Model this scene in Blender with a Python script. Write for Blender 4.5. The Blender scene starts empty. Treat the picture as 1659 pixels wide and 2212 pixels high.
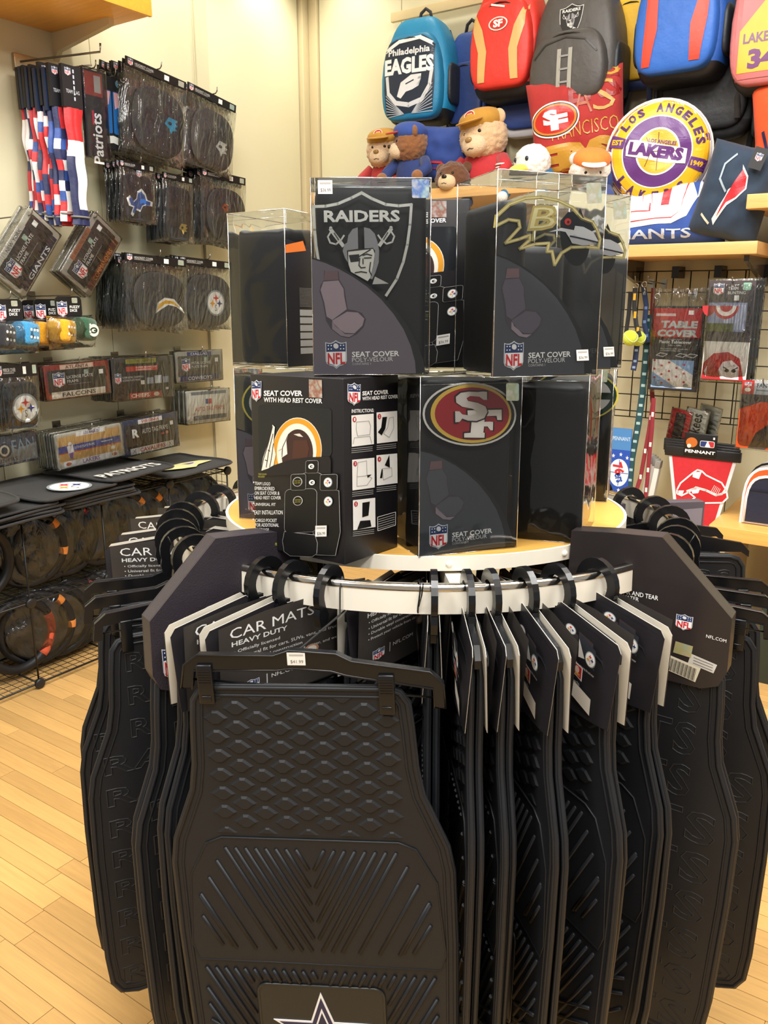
import bpy, bmesh, math, random
from mathutils.bvhtree import BVHTree
from mathutils import Matrix, Vector, noise
random.seed(7)
PI = math.pi
sc = bpy.context.scene
COL = sc.collection
# ---------------------------------------------------------------- camera
FPX, CXP, CYP, CAMH = 1800.0, 829.5, 1106.0, 1.54
TH = math.atan(466.0/FPX); AZ = math.radians(34.3)
cd = bpy.data.cameras.new('camera'); cam = bpy.data.objects.new('camera', cd); COL.objects.link(cam)
cd.sensor_fit = 'VERTICAL'; cd.sensor_height = 24.0; cd.lens = 24.0*FPX/2212.0; cd.clip_start = .05
cam.location = (0, 0, CAMH); cam.rotation_euler = (PI/2-TH, 0, AZ)
sc.camera = cam
vs = sc.view_settings
vs.view_transform = 'Standard'; vs.look = 'None'; vs.gamma = 1.0; vs.exposure = 0.0; vs.use_curve_mapping = False
sc.cycles.transparent_max_bounces = 40
sc.cycles.max_bounces = 8
# ---------------------------------------------------------------- world and lamps
w = bpy.data.worlds.new('shop_ambient'); sc.world = w; w.use_nodes = True
bg = w.node_tree.nodes['Background']; bg.inputs[0].default_value = (1.0, .995, .98, 1); bg.inputs[1].default_value = .42
def area(name, loc, size, power, col=(1, .985, .955), rot=(0, 0, 0), sy=None):
    l = bpy.data.lights.new(name, 'AREA'); l.energy = power; l.color = col; l.size = size
    if sy: l.shape = 'RECTANGLE'; l.size_y = sy
    o = bpy.data.objects.new(name, l); o.location = loc; o.rotation_euler = rot; COL.objects.link(o); return o
def spot(name, loc, aim, power, ang=70, blend=.7, col=(1, .95, .82), rad=.04):
    l = bpy.data.lights.new(name, 'SPOT'); l.energy = power; l.color = col; l.spot_size = math.radians(ang); l.spot_blend = blend; l.shadow_soft_size = rad
    o = bpy.data.objects.new(name, l); o.location = loc; COL.objects.link(o)
    o.rotation_euler = (Vector(aim)-Vector(loc)).to_track_quat('-Z', 'Y').to_euler(); return o
for lx, ly in ((-.3, .3), (-1.7, 1.5), (.9, 1.7), (-1.3, -1.1), (-.4, 2.1), (1.2, -.6)):
    area('ceiling_lamp', (lx, ly, 3.42), .6, 64, sy=1.2)
for sy_ in (1.75, 2.42, 3.02, 3.62):
    spot('left_wall_washer', (-2.98, sy_, 3.40), (-3.22, sy_, 2.55), 44, 88, 1.0)
for sx_, pw_ in ((-2.92, 30), (-2.35, 12), (-1.75, 8), (-1.15, 7), (-.5, 6)):
    spot('back_wall_washer', (sx_, 3.66, 3.40), (sx_, 3.97, 2.6), pw_, 88, 1.0)

# ---------------------------------------------------------------- survey of the photograph: pixel -> point on a known plane
Rv = Vector((math.cos(AZ), math.sin(AZ), 0)); Fh = Vector((-math.sin(AZ), math.cos(AZ), 0)); Zv = Vector((0, 0, 1))
Fv = Fh*math.cos(TH)-Zv*math.sin(TH); Uv = Fh*math.sin(TH)+Zv*math.cos(TH); CP = Vector((0, 0, CAMH))
def ray(x, y): return Fv+Rv*((x-CXP)/FPX)+Uv*((CYP-y)/FPX)
def onp(x, y, ax, v):
    d = ray(x, y); return CP+d*((v-CP[ax])/d[ax])
XL, YB = -3.25, 4.0                       # left wall plane, back wall plane
# ---------------------------------------------------------------- materials
def lin(h):
    h = h.lstrip('#'); r = []
    for i in (0, 2, 4):
        c = int(h[i:i+2], 16)/255.0
        r.append(c/12.92 if c <= .04045 else ((c+.055)/1.055)**2.4)
    return (*r, 1)
MATS = {}
def M(h='808080', kind='plain', rough=None):
    key = (h, kind, rough)
    if key in MATS: return MATS[key]
    m = bpy.data.materials.new(kind+'_'+h); m.use_nodes = True; MATS[key] = m
    nt = m.node_tree; N = nt.nodes; L = nt.links; b = N['Principled BSDF']; out = N['Material Output']
    c = lin(h)
    def nd(t, **k):
        n = N.new(t)
        for a, v in k.items():
            if a.startswith('_'): setattr(n, a[1:], v)
            else: n.inputs[a.replace('_', ' ')].default_value = v
        return n
    tc = nd('ShaderNodeTexCoord')
    def tint(src, amt, scale=None):
        mx = nd('ShaderNodeMix', _data_type='RGBA'); mx.inputs[6].default_value = tuple(max(0, x*(1-amt)) for x in c[:3])+(1,)
        mx.inputs[7].default_value = tuple(min(1, x*(1+amt)) for x in c[:3])+(1,)
        L.new(src, mx.inputs[0]); L.new(mx.outputs[2], b.inputs['Base Color']); return mx
    def bump(src, st, dist=.001):
        bp = nd('ShaderNodeBump'); bp.inputs['Strength'].default_value = st; bp.inputs['Distance'].default_value = dist
        L.new(src, bp.inputs['Height']); L.new(bp.outputs[0], b.inputs['Normal']); return bp
    def nz(s, det=3, r=.5, stretch=None):
        n = nd('ShaderNodeTexNoise', Scale=s, Detail=det, Roughness=r)
        if stretch:
            mp = nd('ShaderNodeMapping'); mp.inputs['Scale'].default_value = stretch
            L.new(tc.outputs['Object'], mp.inputs[0]); L.new(mp.outputs[0], n.inputs['Vector'])
        else: L.new(tc.outputs['Object'], n.inputs['Vector'])
        return n.outputs[0]
    b.inputs['Base Color'].default_value = c
    b.inputs['Roughness'].default_value = .5 if rough is None else rough
    if kind == 'plain': tint(nz(40), .05)
    elif kind == 'card':
        tint(nz(25), .06); b.inputs['Roughness'].default_value = .38 if rough is None else rough
    elif kind == 'fabric':
        tint(nz(60), .14); bump(nz(900, 2), .25); b.inputs['Roughness'].default_value = .8; b.inputs['Sheen Weight'].default_value = .12
    elif kind == 'nylon':
        n1 = nz(14, 3); tint(n1, .12); bump(nz(22, 4), .5, .006); b.inputs['Roughness'].default_value = .5
    elif kind == 'plush':
        n1 = nz(120, 4, .7); tint(n1, .3); bump(n1, .9, .004); b.inputs['Roughness'].default_value = .95; b.inputs['Sheen Weight'].default_value = .3
    elif kind == 'velour':
        n1 = nz(22, 4); tint(n1, .5); bump(nz(18, 2), .25, .006); b.inputs['Roughness'].default_value = .62; b.inputs['Sheen Weight'].default_value = .05
    elif kind == 'rubber':
        b.inputs['Specular IOR Level'].default_value = .32; tint(nz(30), .12); bump(nz(1500, 2), .12, .0006); b.inputs['Roughness'].default_value = .46 if rough is None else rough
    elif kind == 'gloss': b.inputs['Specular IOR Level'].default_value = .4; b.inputs['Roughness'].default_value = .18 if rough is None else rough; tint(nz(20), .04)
    elif kind == 'chrome': b.inputs['Metallic'].default_value = 1; b.inputs['Roughness'].default_value = .14 if rough is None else rough; tint(nz(15), .05)
    elif kind == 'leather':
        v = nd('ShaderNodeTexVoronoi', Scale=420.0); L.new(tc.outputs['Object'], v.inputs['Vector']); bump(v.outputs[0], .35, .0006); tint(nz(30), .15); b.inputs['Roughness'].default_value = .42
    elif kind == 'wall':
        tint(nz(3, 4), .025); bump(nz(350, 3), .06, .0008); b.inputs['Roughness'].default_value = .62
    elif kind == 'wood':
        oi = nd('ShaderNodeObjectInfo'); ad = nd('ShaderNodeVectorMath', _operation='ADD'); mp = nd('ShaderNodeMapping'); mp.inputs['Scale'].default_value = (1.6, 26, 26)
        ml = nd('ShaderNodeMath', _operation='MULTIPLY'); ml.inputs[1].default_value = 37.0
        L.new(oi.outputs['Random'], ml.inputs[0]); L.new(tc.outputs['Object'], ad.inputs[0]); L.new(ml.outputs[0], ad.inputs[1]); L.new(ad.outputs[0], mp.inputs[0])
        n = nd('ShaderNodeTexNoise', Scale=3.0, Detail=6.0, Roughness=.65, Distortion=.6); L.new(mp.outputs[0], n.inputs['Vector'])
        mx = tint(n.outputs[0], .26)
        hs = nd('ShaderNodeHueSaturation'); mr = nd('ShaderNodeMapRange'); mr.inputs[3].default_value = .82; mr.inputs[4].default_value = 1.16
        L.new(oi.outputs['Random'], mr.inputs[0]); L.new(mr.outputs[0], hs.inputs['Value']); L.new(mx.outputs[2], hs.inputs['Color']); L.new(hs.outputs[0], b.inputs['Base Color'])
        bump(n.outputs[0], .05); b.inputs['Roughness'].default_value = .33 if rough is None else rough
    elif kind == 'holo':
        n = nz(60, 2); cr = nd('ShaderNodeValToRGB'); e = cr.color_ramp.elements
        e[0].position = .3; e[0].color = (.75, .75, .72, 1); e[1].position = .7; e[1].color = (.55, .75, .7, 1)
        x = e.new(.5); x.color = c; L.new(n, cr.inputs[0]); L.new(cr.outputs[0], b.inputs['Base Color']); b.inputs['Metallic'].default_value = .6; b.inputs['Roughness'].default_value = .25
    elif kind in ('film', 'crinkle', 'crinkle2', 'filmedge'):
        N.remove(b); tr = nd('ShaderNodeBsdfTransparent'); gl = nd('ShaderNodeBsdfGlossy'); fr = nd('ShaderNodeFresnel', IOR=1.45); mx = nd('ShaderNodeMixShader')
        tr.inputs[0].default_value = c; gl.inputs[0].default_value = (.72, .84, 1, 1) if kind == 'crinkle2' else (1, 1, 1, 1)
        gl.inputs['Roughness'].default_value = .06 if kind == 'film' else .11
        mm = nd('ShaderNodeMath', _operation='MULTIPLY_ADD'); mm.inputs[1].default_value = {'film': .9, 'crinkle': 1.5, 'crinkle2': 1.3, 'filmedge': 1.0}[kind]; mm.inputs[2].default_value = {'film': .0, 'crinkle': .025, 'crinkle2': .01, 'filmedge': .3}[kind]
        L.new(fr.outputs[0], mm.inputs[0]); L.new(mm.outputs[0], mx.inputs[0]); L.new(tr.outputs[0], mx.inputs[1]); L.new(gl.outputs[0], mx.inputs[2]); L.new(mx.outputs[0], out.inputs[0])
        if kind in ('crinkle', 'crinkle2'):
            v = nd('ShaderNodeTexNoise', Scale=20.0, Detail=3.0, Roughness=.5, Distortion=1.6); mp = nd('ShaderNodeMapping'); mp.inputs['Scale'].default_value = (1.3, 1.3, .4); L.new(tc.outputs['Object'], mp.inputs[0]); L.new(mp.outputs[0], v.inputs['Vector'])
            bp = nd('ShaderNodeBump'); bp.inputs['Strength'].default_value = .75; bp.inputs['Distance'].default_value = .012
            L.new(v.outputs[0], bp.inputs['Height']); L.new(bp.outputs[0], gl.inputs['Normal']); L.new(bp.outputs[0], fr.inputs['Normal'])
        elif kind == 'film':
            v = nd('ShaderNodeTexNoise', Scale=9.0, Detail=2.0, Distortion=.6); L.new(tc.outputs['Object'], v.inputs['Vector'])
            bp = nd('ShaderNodeBump'); bp.inputs['Strength'].default_value = .35; bp.inputs['Distance'].default_value = .012
            L.new(v.outputs[0], bp.inputs['Height']); L.new(bp.outputs[0], gl.inputs['Normal'])
    return m
FILM = M('f4f6f6', 'film'); CRINK = M('eef0ee', 'crinkle'); FEDGE = M('e8ecec', 'filmedge'); CRINK2 = M('ece8e0', 'crinkle2')
BLK = M('121214', 'card'); RUB = M('1c1e22', 'rubber'); PLAS = M('101114', 'gloss', .25); VEL = M('0b0b0d', 'velour')
WHT = 'f2f2f0'
# ---------------------------------------------------------------- geometry: a part is (verts, faces, smooth)
def T(x=0, y=0, z=0): return Matrix.Translation((x, y, z))
def RX(a): return Matrix.Rotation(a, 4, 'X')
def RY(a): return Matrix.Rotation(a, 4, 'Y')
def RZ(a): return Matrix.Rotation(a, 4, 'Z')
def SC(x, y, z): return Matrix.Diagonal((x, y, z, 1))
def xf(part, m): return ([m @ Vector(v) for v in part[0]], part[1], part[2])
def gbox(x0, y0, z0, x1, y1, z1):
    v = [(x, y, z) for z in (z0, z1) for y in (y0, y1) for x in (x0, x1)]
    return (v, [(0, 2, 3, 1), (4, 5, 7, 6), (0, 1, 5, 4), (2, 6, 7, 3), (0, 4, 6, 2), (1, 3, 7, 5)], False)
def gbev(x0, y0, z0, x1, y1, z1, r):
    bm = bmesh.new(); p = gbox(x0, y0, z0, x1, y1, z1); vs_ = [bm.verts.new(v) for v in p[0]]
    for f in p[1]: bm.faces.new([vs_[i] for i in f])
    bmesh.ops.bevel(bm, geom=bm.edges[:], offset=r, segments=2, profile=.6, affect='EDGES'); bm.verts.index_update()
    q = ([v.co.copy() for v in bm.verts], [tuple(v.index for v in f.verts) for f in bm.faces], True); bm.free(); return q
def gext(poly, z0, z1):
    """polygon in local XZ, thickness along Y from z0 to z1 (front = smaller y)"""
    n = len(poly); ar = sum(poly[i][0]*poly[(i+1) % n][1]-poly[(i+1) % n][0]*poly[i][1] for i in range(n))
    if ar < 0: poly = poly[::-1]
    v = [(x, z0, z) for x, z in poly]+[(x, z1, z) for x, z in poly]
    f = [tuple(range(n)), tuple(range(2*n-1, n-1, -1))]+[(i, i+n, (i+1) % n+n, (i+1) % n) for i in range(n)]
    return (v, f, False)
def gtube(path, r, n=8, closed=False):
    P = [Vector(p) for p in path]; m = len(P); rr = r if isinstance(r, (list, tuple)) else [r]*m
    v = []; f = []; up = None
    for i in range(m):
        a = P[i-1] if (i > 0 or closed) else P[i]; b_ = P[(i+1) % m] if (i < m-1 or closed) else P[i]
        t = (b_-a).normalized()
        if up is None: up = Vector((0, 0, 1)) if abs(t.z) < .9 else Vector((1, 0, 0))
        s = t.cross(up)
        if s.length < 1e-5: s = t.cross(Vector((1, .3, .2)))
        s.normalize(); up = s.cross(t).normalized()
        for k in range(n):
            an = 2*PI*k/n; v.append(P[i]+(s*math.cos(an)+up*math.sin(an))*rr[i])
    for i in range(m if closed else m-1):
        j = (i+1) % m
        for k in range(n): f.append((i*n+k, i*n+(k+1) % n, j*n+(k+1) % n, j*n+k))
    if not closed: f += [tuple(range(n-1, -1, -1)), tuple(range((m-1)*n, m*n))]
    return (v, f, True)
def glathe(prof, n=32, smooth=True):
    v = []; f = []; m = len(prof)
    for k in range(n):
        a = 2*PI*k/n
        for r, z in prof: v.append((r*math.cos(a), r*math.sin(a), z))
    for k in range(n):
        for i in range(m-1): f.append((k*m+i, ((k+1) % n)*m+i, ((k+1) % n)*m+i+1, k*m+i+1))
    return (v, f, smooth)
def sgp(x, e): return math.copysign(abs(x)**e, x)
def gsup(rx, ry, rz, e1=1, e2=1, n=20, m=12, wob=0, sc_=6, seed=0):
    """superellipsoid: e1 roundness in profile, e2 roundness in plan"""
    v = []; f = []
    for i in range(m+1):
        a = -PI/2+PI*i/m
        for k in range(n):
            b_ = 2*PI*k/n
            p = Vector((rx*sgp(math.cos(a), e1)*sgp(math.cos(b_), e2), ry*sgp(math.cos(a), e1)*sgp(math.sin(b_), e2), rz*sgp(math.sin(a), e1)))
            if wob: p *= 1+wob*noise.noise(p*sc_+Vector((seed*3.1, seed*1.7, 0)))
            v.append(p)
    for i in range(m):
        for k in range(n): f.append((i*n+k, i*n+(k+1) % n, (i+1)*n+(k+1) % n, (i+1)*n+k))
    return (v, f, True)
def gpillow(W, Hh, D, n=14, pinch=.35, round_=False, wob=.0, seed=0):
    """cushion standing in XZ, thickness along Y; origin at its centre"""
    v = []; f = []
    def pos(s, t, sg):
        if round_:
            r = max(abs(s), abs(t)); L_ = math.hypot(s, t) or 1; x, z = s/L_*r, t/L_*r; th = (1-r**3)**.5 if r < 1 else 0
        else:
            k = 1-pinch*.18*(1-abs(s))*abs(t)**3; k2 = 1-pinch*.18*(1-abs(t))*abs(s)**3; x, z = s*k2, t*k; th = ((1-abs(s)**2.6)*(1-abs(t)**2.6))**.42
        y = sg*th*D/2
        if wob: y += wob*noise.noise(Vector((x*3+seed, z*3, sg)))*th; z += wob*.6*noise.noise(Vector((x*4, z*4, seed+5)))
        return (x*W/2, y, z*Hh/2)
    for sg in (-1, 1):
        o = len(v)
        for i in range(n+1):
            for k in range(n+1): v.append(pos(-1+2*k/n, -1+2*i/n, sg))
        for i in range(n):
            for k in range(n):
                q = (o+i*(n+1)+k, o+i*(n+1)+k+1, o+(i+1)*(n+1)+k+1, o+(i+1)*(n+1)+k); f.append(q if sg < 0 else q[::-1])
    return (v, f, True)
def gpsurf(W, Hh, D, x, z, round_=False):
    s, t = x/(W/2), z/(Hh/2)
    if round_: th = max(0, 1-math.hypot(s, t)**3)**.5
    else: th = (max(0, 1-abs(s)**2.6)*max(0, 1-abs(t)**2.6))**.42
    return th*D/2
def me(name, parts, mats, mi=None):
    V = []; F = []; S = []; MI = []
    if isinstance(parts, tuple): parts = [parts]
    for k, p in enumerate(parts):
        o = len(V); V += [tuple(q) for q in p[0]]; F += [tuple(i+o for i in f) for f in p[1]]; S += [p[2]]*len(p[1]); MI += [mi[k] if mi else 0]*len(p[1])
    m = bpy.data.meshes.new(name); m.from_pydata(V, [], F)
    for q in (mats if isinstance(mats, (list, tuple)) else [mats]): m.materials.append(q)
    m.polygons.foreach_set('use_smooth', S); m.polygons.foreach_set('material_index', MI); m.update(); return m
def ob(name, mesh=None, parent=None, mat=None, label=None, cat=None, group=None, kind=None):
    o = bpy.data.objects.new(name, mesh); COL.objects.link(o); o.parent = parent
    if mat is not None: o.matrix_local = mat
    if mesh is None: o.empty_display_size = .05
    for k, v in (('label', label), ('category', cat), ('group', group), ('kind', kind)):
        if v: o[k] = v
    return o
def thing(name, mat, label, cat, group=None): return ob(name, None, None, mat, label, cat, group)
def part(name, parts, mt, parent, mat=None, **k): return ob(name, me(name, parts, mt), parent, mat, **k)
def dup(root, mat, label=None, group=None):
    def cp(o, par):
        c = o.copy(); COL.objects.link(c); c.parent = par
        for ch in o.children: cp(ch, c)
        return c
    r = cp(root, None); r.matrix_local = mat
    if label: r['label'] = label
    if group: r['group'] = group
    return r
# ---------------------------------------------------------------- flat print
TXT = {}
def textmesh(s, bold):
    if 'M' in s: bold = min(bold, 0)
    if (s, bold) in TXT: return TXT[(s, bold)]
    c = bpy.data.curves.new('t', 'FONT'); c.body = s; c.resolution_u = 2; c.offset = bold; c.fill_mode = 'FRONT'
    o = bpy.data.objects.new('t', c); COL.objects.link(o); m = o.to_mesh()
    v = [(p.co.x, p.co.y) for p in m.vertices]; f = [tuple(p.vertices) for p in m.polygons]; o.to_mesh_clear()
    bpy.data.objects.remove(o); bpy.data.curves.remove(c)
    x0 = min(p[0] for p in v); x1 = max(p[0] for p in v); y0 = min(p[1] for p in v); y1 = max(p[1] for p in v)
    v = [((p[0]-x0)/max(x1-x0, 1e-6), (p[1]-y0)/max(y1-y0, 1e-6)) for p in v]; TXT[(s, bold)] = (v, f); return v, f
class Art:
    """layers of flat print; coordinates as read off a zoomed crop (x right, y down), mapped to a W x H metre sheet"""
    def __init__(s, x0, y0, x1, y1, W, Hh, step=.0003, quad=None):
        s.r = (x0, y0, x1, y1); s.W, s.H = W, Hh; s.v = []; s.f = []; s.m = []; s.mats = []; s.step = step; s.clip = None; s.quad = quad; s.warp = None
    def mp(s, x, y):
        x0, y0, x1, y1 = s.r
        if s.quad:      # four crop corners TL TR BR BL, inverse bilinear by iteration
            (ax, ay), (bx, by), (cx, cy), (dx, dy) = s.quad; u, v = .5, .5
            for _ in range(8):
                px = (1-v)*((1-u)*ax+u*bx)+v*((1-u)*dx+u*cx); py = (1-v)*((1-u)*ay+u*by)+v*((1-u)*dy+u*cy)
                ux = (1-v)*(bx-ax)+v*(cx-dx); uy = (1-v)*(by-ay)+v*(cy-dy); vx = (1-u)*(dx-ax)+u*(cx-bx); vy = (1-u)*(dy-ay)+u*(cy-by)
                de = ux*vy-uy*vx; ex, ey = x-px, y-py; u += (ex*vy-ey*vx)/de; v += (ux*ey-uy*ex)/de
            return (u*s.W, (1-v)*s.H)
        return ((x-x0)/(x1-x0)*s.W, (y1-y)/(y1-y0)*s.H)
    def mi(s, c):
        m = c if not isinstance(c, str) else M(c, 'card')
        if m not in s.mats: s.mats.append(m)
        return s.mats.index(m)
    def raw(s, P, F, c, L, th=0):
        o = len(s.v); z = L*s.step; k = s.mi(c); s.v += [(x, y, z+th) for x, y in P]
        s.f += [tuple(i+o for i in f) for f in F]; s.m += [k]*len(F)
    def poly(s, pts, c, L=1, th=0):
        P = list(pts)
        if s.clip:
            n = len(s.clip)
            for i in range(n):
                a, b_ = s.clip[i], s.clip[(i+1) % n]; q = []
                def side(p): return (b_[0]-a[0])*(p[1]-a[1])-(b_[1]-a[1])*(p[0]-a[0])
                for j in range(len(P)):
                    p, r = P[j], P[(j+1) % len(P)]; sp, sr = side(p), side(r)
                    if sp >= 0: q.append(p)
                    if (sp >= 0) != (sr >= 0): t = sp/(sp-sr); q.append((p[0]+(r[0]-p[0])*t, p[1]+(r[1]-p[1])*t))
                P = q
                if len(P) < 3: return
        Q = [s.mp(*p) for p in P]; n = len(Q)
        if sum(Q[i][0]*Q[(i+1) % n][1]-Q[(i+1) % n][0]*Q[i][1] for i in range(n)) < 0: Q = Q[::-1]
        s.raw(Q, [tuple(range(n))], c, L, th)
        if th:
            o = len(s.v); z = L*s.step; k = s.mi(c); s.v += [(x, y, z+th) for x, y in Q]+[(x, y, 0) for x, y in Q]
            s.f += [(o+i+n, o+(i+1) % n+n, o+(i+1) % n, o+i) for i in range(n)]; s.m += [k]*n
    def rect(s, x0, y0, x1, y1, c, L=1, r=0): 
        if r: return s.poly(rrect(x0, y0, x1, y1, r), c, L)
        s.poly([(x0, y0), (x1, y0), (x1, y1), (x0, y1)], c, L)
    def ell(s, cx, cy, rx, ry, c, L=1, n=40, rot=0, a0=0, a1=360, th=0):
        p = []; full = abs(a1-a0) >= 360
        for i in range(n if full else n+1):
            a = math.radians(a0+(a1-a0)*i/n); x, y = rx*math.cos(a), ry*math.sin(a)
            p.append((cx+x*math.cos(rot)-y*math.sin(rot), cy+x*math.sin(rot)+y*math.cos(rot)))
        s.poly(p, c, L, th)
    def line(s, pts, wd, c, L=1, closed=False):
        n = len(pts)
        for i in range(n if closed else n-1):
            (ax, ay), (bx, by) = pts[i], pts[(i+1) % n]; d = math.hypot(bx-ax, by-ay) or 1; nx, ny = -(by-ay)/d*wd/2, (bx-ax)/d*wd/2; ex, ey = (bx-ax)/d*wd*.35, (by-ay)/d*wd*.35
            s.poly([(ax+nx-ex, ay+ny-ey), (bx+nx+ex, by+ny+ey), (bx-nx+ex, by-ny+ey), (ax-nx-ex, ay-ny-ey)], c, L)
    def text(s, t, x0, y0, x1, y1, c=WHT, L=3, bold=0.0, rot=0, slant=0, dy=0):
        """text fitted to a crop rectangle; dy = rise of the baseline (crop px) from left to right; rot in degrees about the centre"""
        V, F = textmesh(t, bold); cx, cy = (x0+x1)/2, (y0+y1)/2; P = []; a = math.radians(rot)
        for u, v in V:
            x = x0+(x1-x0)*u+slant*v*(y1-y0); y = y1-(y1-y0)*v+dy*u
            if rot: x, y = cx+(x-cx)*math.cos(a)-(y-cy)*math.sin(a), cy+(x-cx)*math.sin(a)+(y-cy)*math.cos(a)
            P.append(s.mp(x, y))
        s.raw(P, F, c, L)
    def shield(s, x0, y0, x1, y1, L=2):
        w_, h_ = x1-x0, y1-y0
        o = [(0, .06), (.14, .09), (.27, .09), (.4, .05), (.5, 0), (.6, .05), (.73, .09), (.86, .09), (1, .06), (1, .72), (.94, .83), (.8, .88), (.64, .91), (.5, 1), (.36, .91), (.2, .88), (.06, .83), (0, .72)]
        P = lambda k: [(x0+w_*(.5+(a-.5)*k), y0+h_*(.5+(b_-.5)*k)) for a, b_ in o]
        s.poly(P(1), 'd8dade', L); s.poly(P(.92), '1f3566', L+1)
        s.poly([(x0+w_*a, y0+h_*b_) for a, b_ in ((.05, .4), (.95, .4), (.95, .72), (.88, .8), (.64, .86), (.5, .94), (.36, .86), (.12, .8), (.05, .72))], 'f0f0f0', L+2)
        s.text('NFL', x0+w_*.1, y0+h_*.44, x0+w_*.92, y0+h_*.84, 'c8202c', L+3, .03)
        s.ell(x0+w_*.5, y0+h_*.2, w_*.12, h_*.1, 'd9d9d9', L+3, 14, rot=-.6)
        for sx_ in (.14, .28, .72, .86):
            for sy_ in (.18, .3): s.ell(x0+w_*sx_, y0+h_*sy_, w_*.035, h_*.025, 'ffffff', L+3, 6)
    def steel(s, cx, cy, r, L=2, ring=True, ry=None):
        ry = ry or r
        if ring: s.ell(cx, cy, r, ry, '9aa4a8', L)
        s.ell(cx, cy, r*.87, ry*.87, 'f4f4f2', L+1)
        for (dx, dy, c) in ((.02, -.38, 'd02a30'), (-.36, .05, 'e8a820'), (.4, .02, '22307a')):
            p = []
            for k in range(8):
                a = PI/4*k; q = .34 if k % 2 == 0 else .12; p.append((cx+(dx+q*math.cos(a))*r, cy+(dy+q*math.sin(a))*ry))
            s.poly(p, c, L+2)
        s.text('S', cx-.08*r, cy+.12*ry, cx+.08*r, cy+.62*ry, '222222', L+2)
    def build(s, name, parent, mat=None, **k):
        m = bpy.data.meshes.new(name); V = s.v
        if s.warp: V = [s.warp(*p) for p in V]
        m.from_pydata(V, [], s.f)
        for q in s.mats: m.materials.append(q)
        m.polygons.foreach_set('material_index', s.m); m.update()
        return ob(name, m, parent, mat, **k)
def drape(A, surf, m, name, parent, seg, lift=.0012, reach=.3):
    """lay a print (sheet frame m, facing -Y) on the parts in surf by dropping every vertex along +Y"""
    V = []; F = []
    for p in surf: o = len(V); V += [Vector(q) for q in p[0]]; F += [tuple(i+o for i in f) for f in p[1]]
    bt = BVHTree.FromPolygons(V, F); bm = bmesh.new(); lay = bm.verts.layers.float.new('k'); vs_ = []
    for p in A.v: v = bm.verts.new((p[0], p[1], 0)); v[lay] = p[2]; vs_.append(v)
    for q, k in zip(A.f, A.m):
        try: f = bm.faces.new([vs_[i] for i in q]); f.material_index = k
        except ValueError: pass
    bmesh.ops.triangulate(bm, faces=bm.faces[:])
    for _ in range(4):
        ed = [e for e in bm.edges if e.calc_length() > seg]
        if not ed: break
        bmesh.ops.subdivide_edges(bm, edges=ed, cuts=1); bmesh.ops.triangulate(bm, faces=[f for f in bm.faces if len(f.verts) > 3])
    bad = []
    for v in bm.verts:
        q = m @ Vector((v.co.x, v.co.y, 0)); h = bt.ray_cast(Vector((q.x, q.y-reach, q.z)), Vector((0, 1, 0)))
        if h[0] is None: bad.append(v)
        else: v.co = h[0]-Vector((0, lift+v[lay], 0))
    bmesh.ops.delete(bm, geom=bad, context='VERTS'); ms = bpy.data.meshes.new(name); bm.to_mesh(ms); bm.free()
    for q in A.mats: ms.materials.append(q)
    return ob(name, ms, parent)
ORD = ['first', 'second', 'third', 'fourth', 'fifth', 'sixth', 'seventh', 'eighth', 'ninth', 'tenth', 'eleventh', 'twelfth']
def rrect(x0, y0, x1, y1, r, n=4):
    p = []
    for cx, cy, a0 in ((x1-r, y0+r, -90), (x1-r, y1-r, 0), (x0+r, y1-r, 90), (x0+r, y0+r, 180)):
        for i in range(n+1): a = math.radians(a0+90*i/n); p.append((cx+r*math.cos(a), cy+r*math.sin(a)))
    return p
FRONT = RX(PI/2)                         # sheet in XZ facing -Y
BACK = RZ(PI) @ RX(PI/2)                 # sheet in XZ facing +Y

# ================================================================ the room
def quad(name, x0, y0, x1, y1, z, mt, **k): return ob(name, me(name, ([(x0, y0, z), (x1, y0, z), (x1, y1, z), (x0, y1, z)], [(0, 1, 2, 3)], False), mt), **k)
floor = quad('floor', -3.4, -3, 4, 4.1, -.004, M('a88a5c', 'plain', .6), kind='structure', label='light oak strip floor')
PLK = M('cca264', 'wood'); rnd = random.Random(3); pw = .0572
def plank_rows():
    out = []; y = .56; i = 0
    while y < 3.99:
        x = -3.24-rnd.random()*.5
        while x < .9:
            Ln = round(rnd.choice((.35, .45, .6, .75, .9, 1.1)), 2); out.append((x, x+Ln, y)); x += Ln
        y += pw; i += 1
    return out
PM = {}
def plank_mesh(Ln):
    Ln = round(Ln, 2)
    if Ln not in PM: PM[Ln] = me('plank', gbox(0, 0, -.006, Ln-.0016, pw-.0014, 0), PLK)
    return PM[Ln]
rows = plank_rows(); near = []; far = []
for a, b_, y in rows:
    m_ = (a+b_)/2
    (near if (y < 2.15 and m_ < -1.0 and y < 1.0+(-m_-1.0)*.9+.25) or (m_ > -.75 and 1.4 < y < 3.6) else far).append((a, b_, y))
for a, b_, y in near[:300]: ob('plank', plank_mesh(b_-a), floor, T(a, y, 0))
ob('plank_field', me('plank_field', [gbox(a, y, -.006, b_-.0016, y+pw-.0014, 0) for a, b_, y in far+near[300:]], PLK), floor, kind='stuff')
WALL = M('cbc5a6', 'wall'); WALLD = M('b8ab88', 'wall')
SEAMS = [-1.09+.604*k for k in range(9)]
wl = ob('wall_left', me('wall_left', gbox(XL-.12, -2, 0, XL-.018, YB+.12, 3.45), M('6f674f', 'wall')), kind='structure', label='cream panelled shop wall with hanging hooks')
ys = [1.332, 1.936, 2.540, 3.142, 3.925]
ys = [.124, .728]+ys
for a, b_ in zip(ys[:-1], ys[1:]):
    part('panel', gbev(XL-.018, a+.002, .0, XL, b_-.002, 3.42, .0015), WALL, wl)
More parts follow.
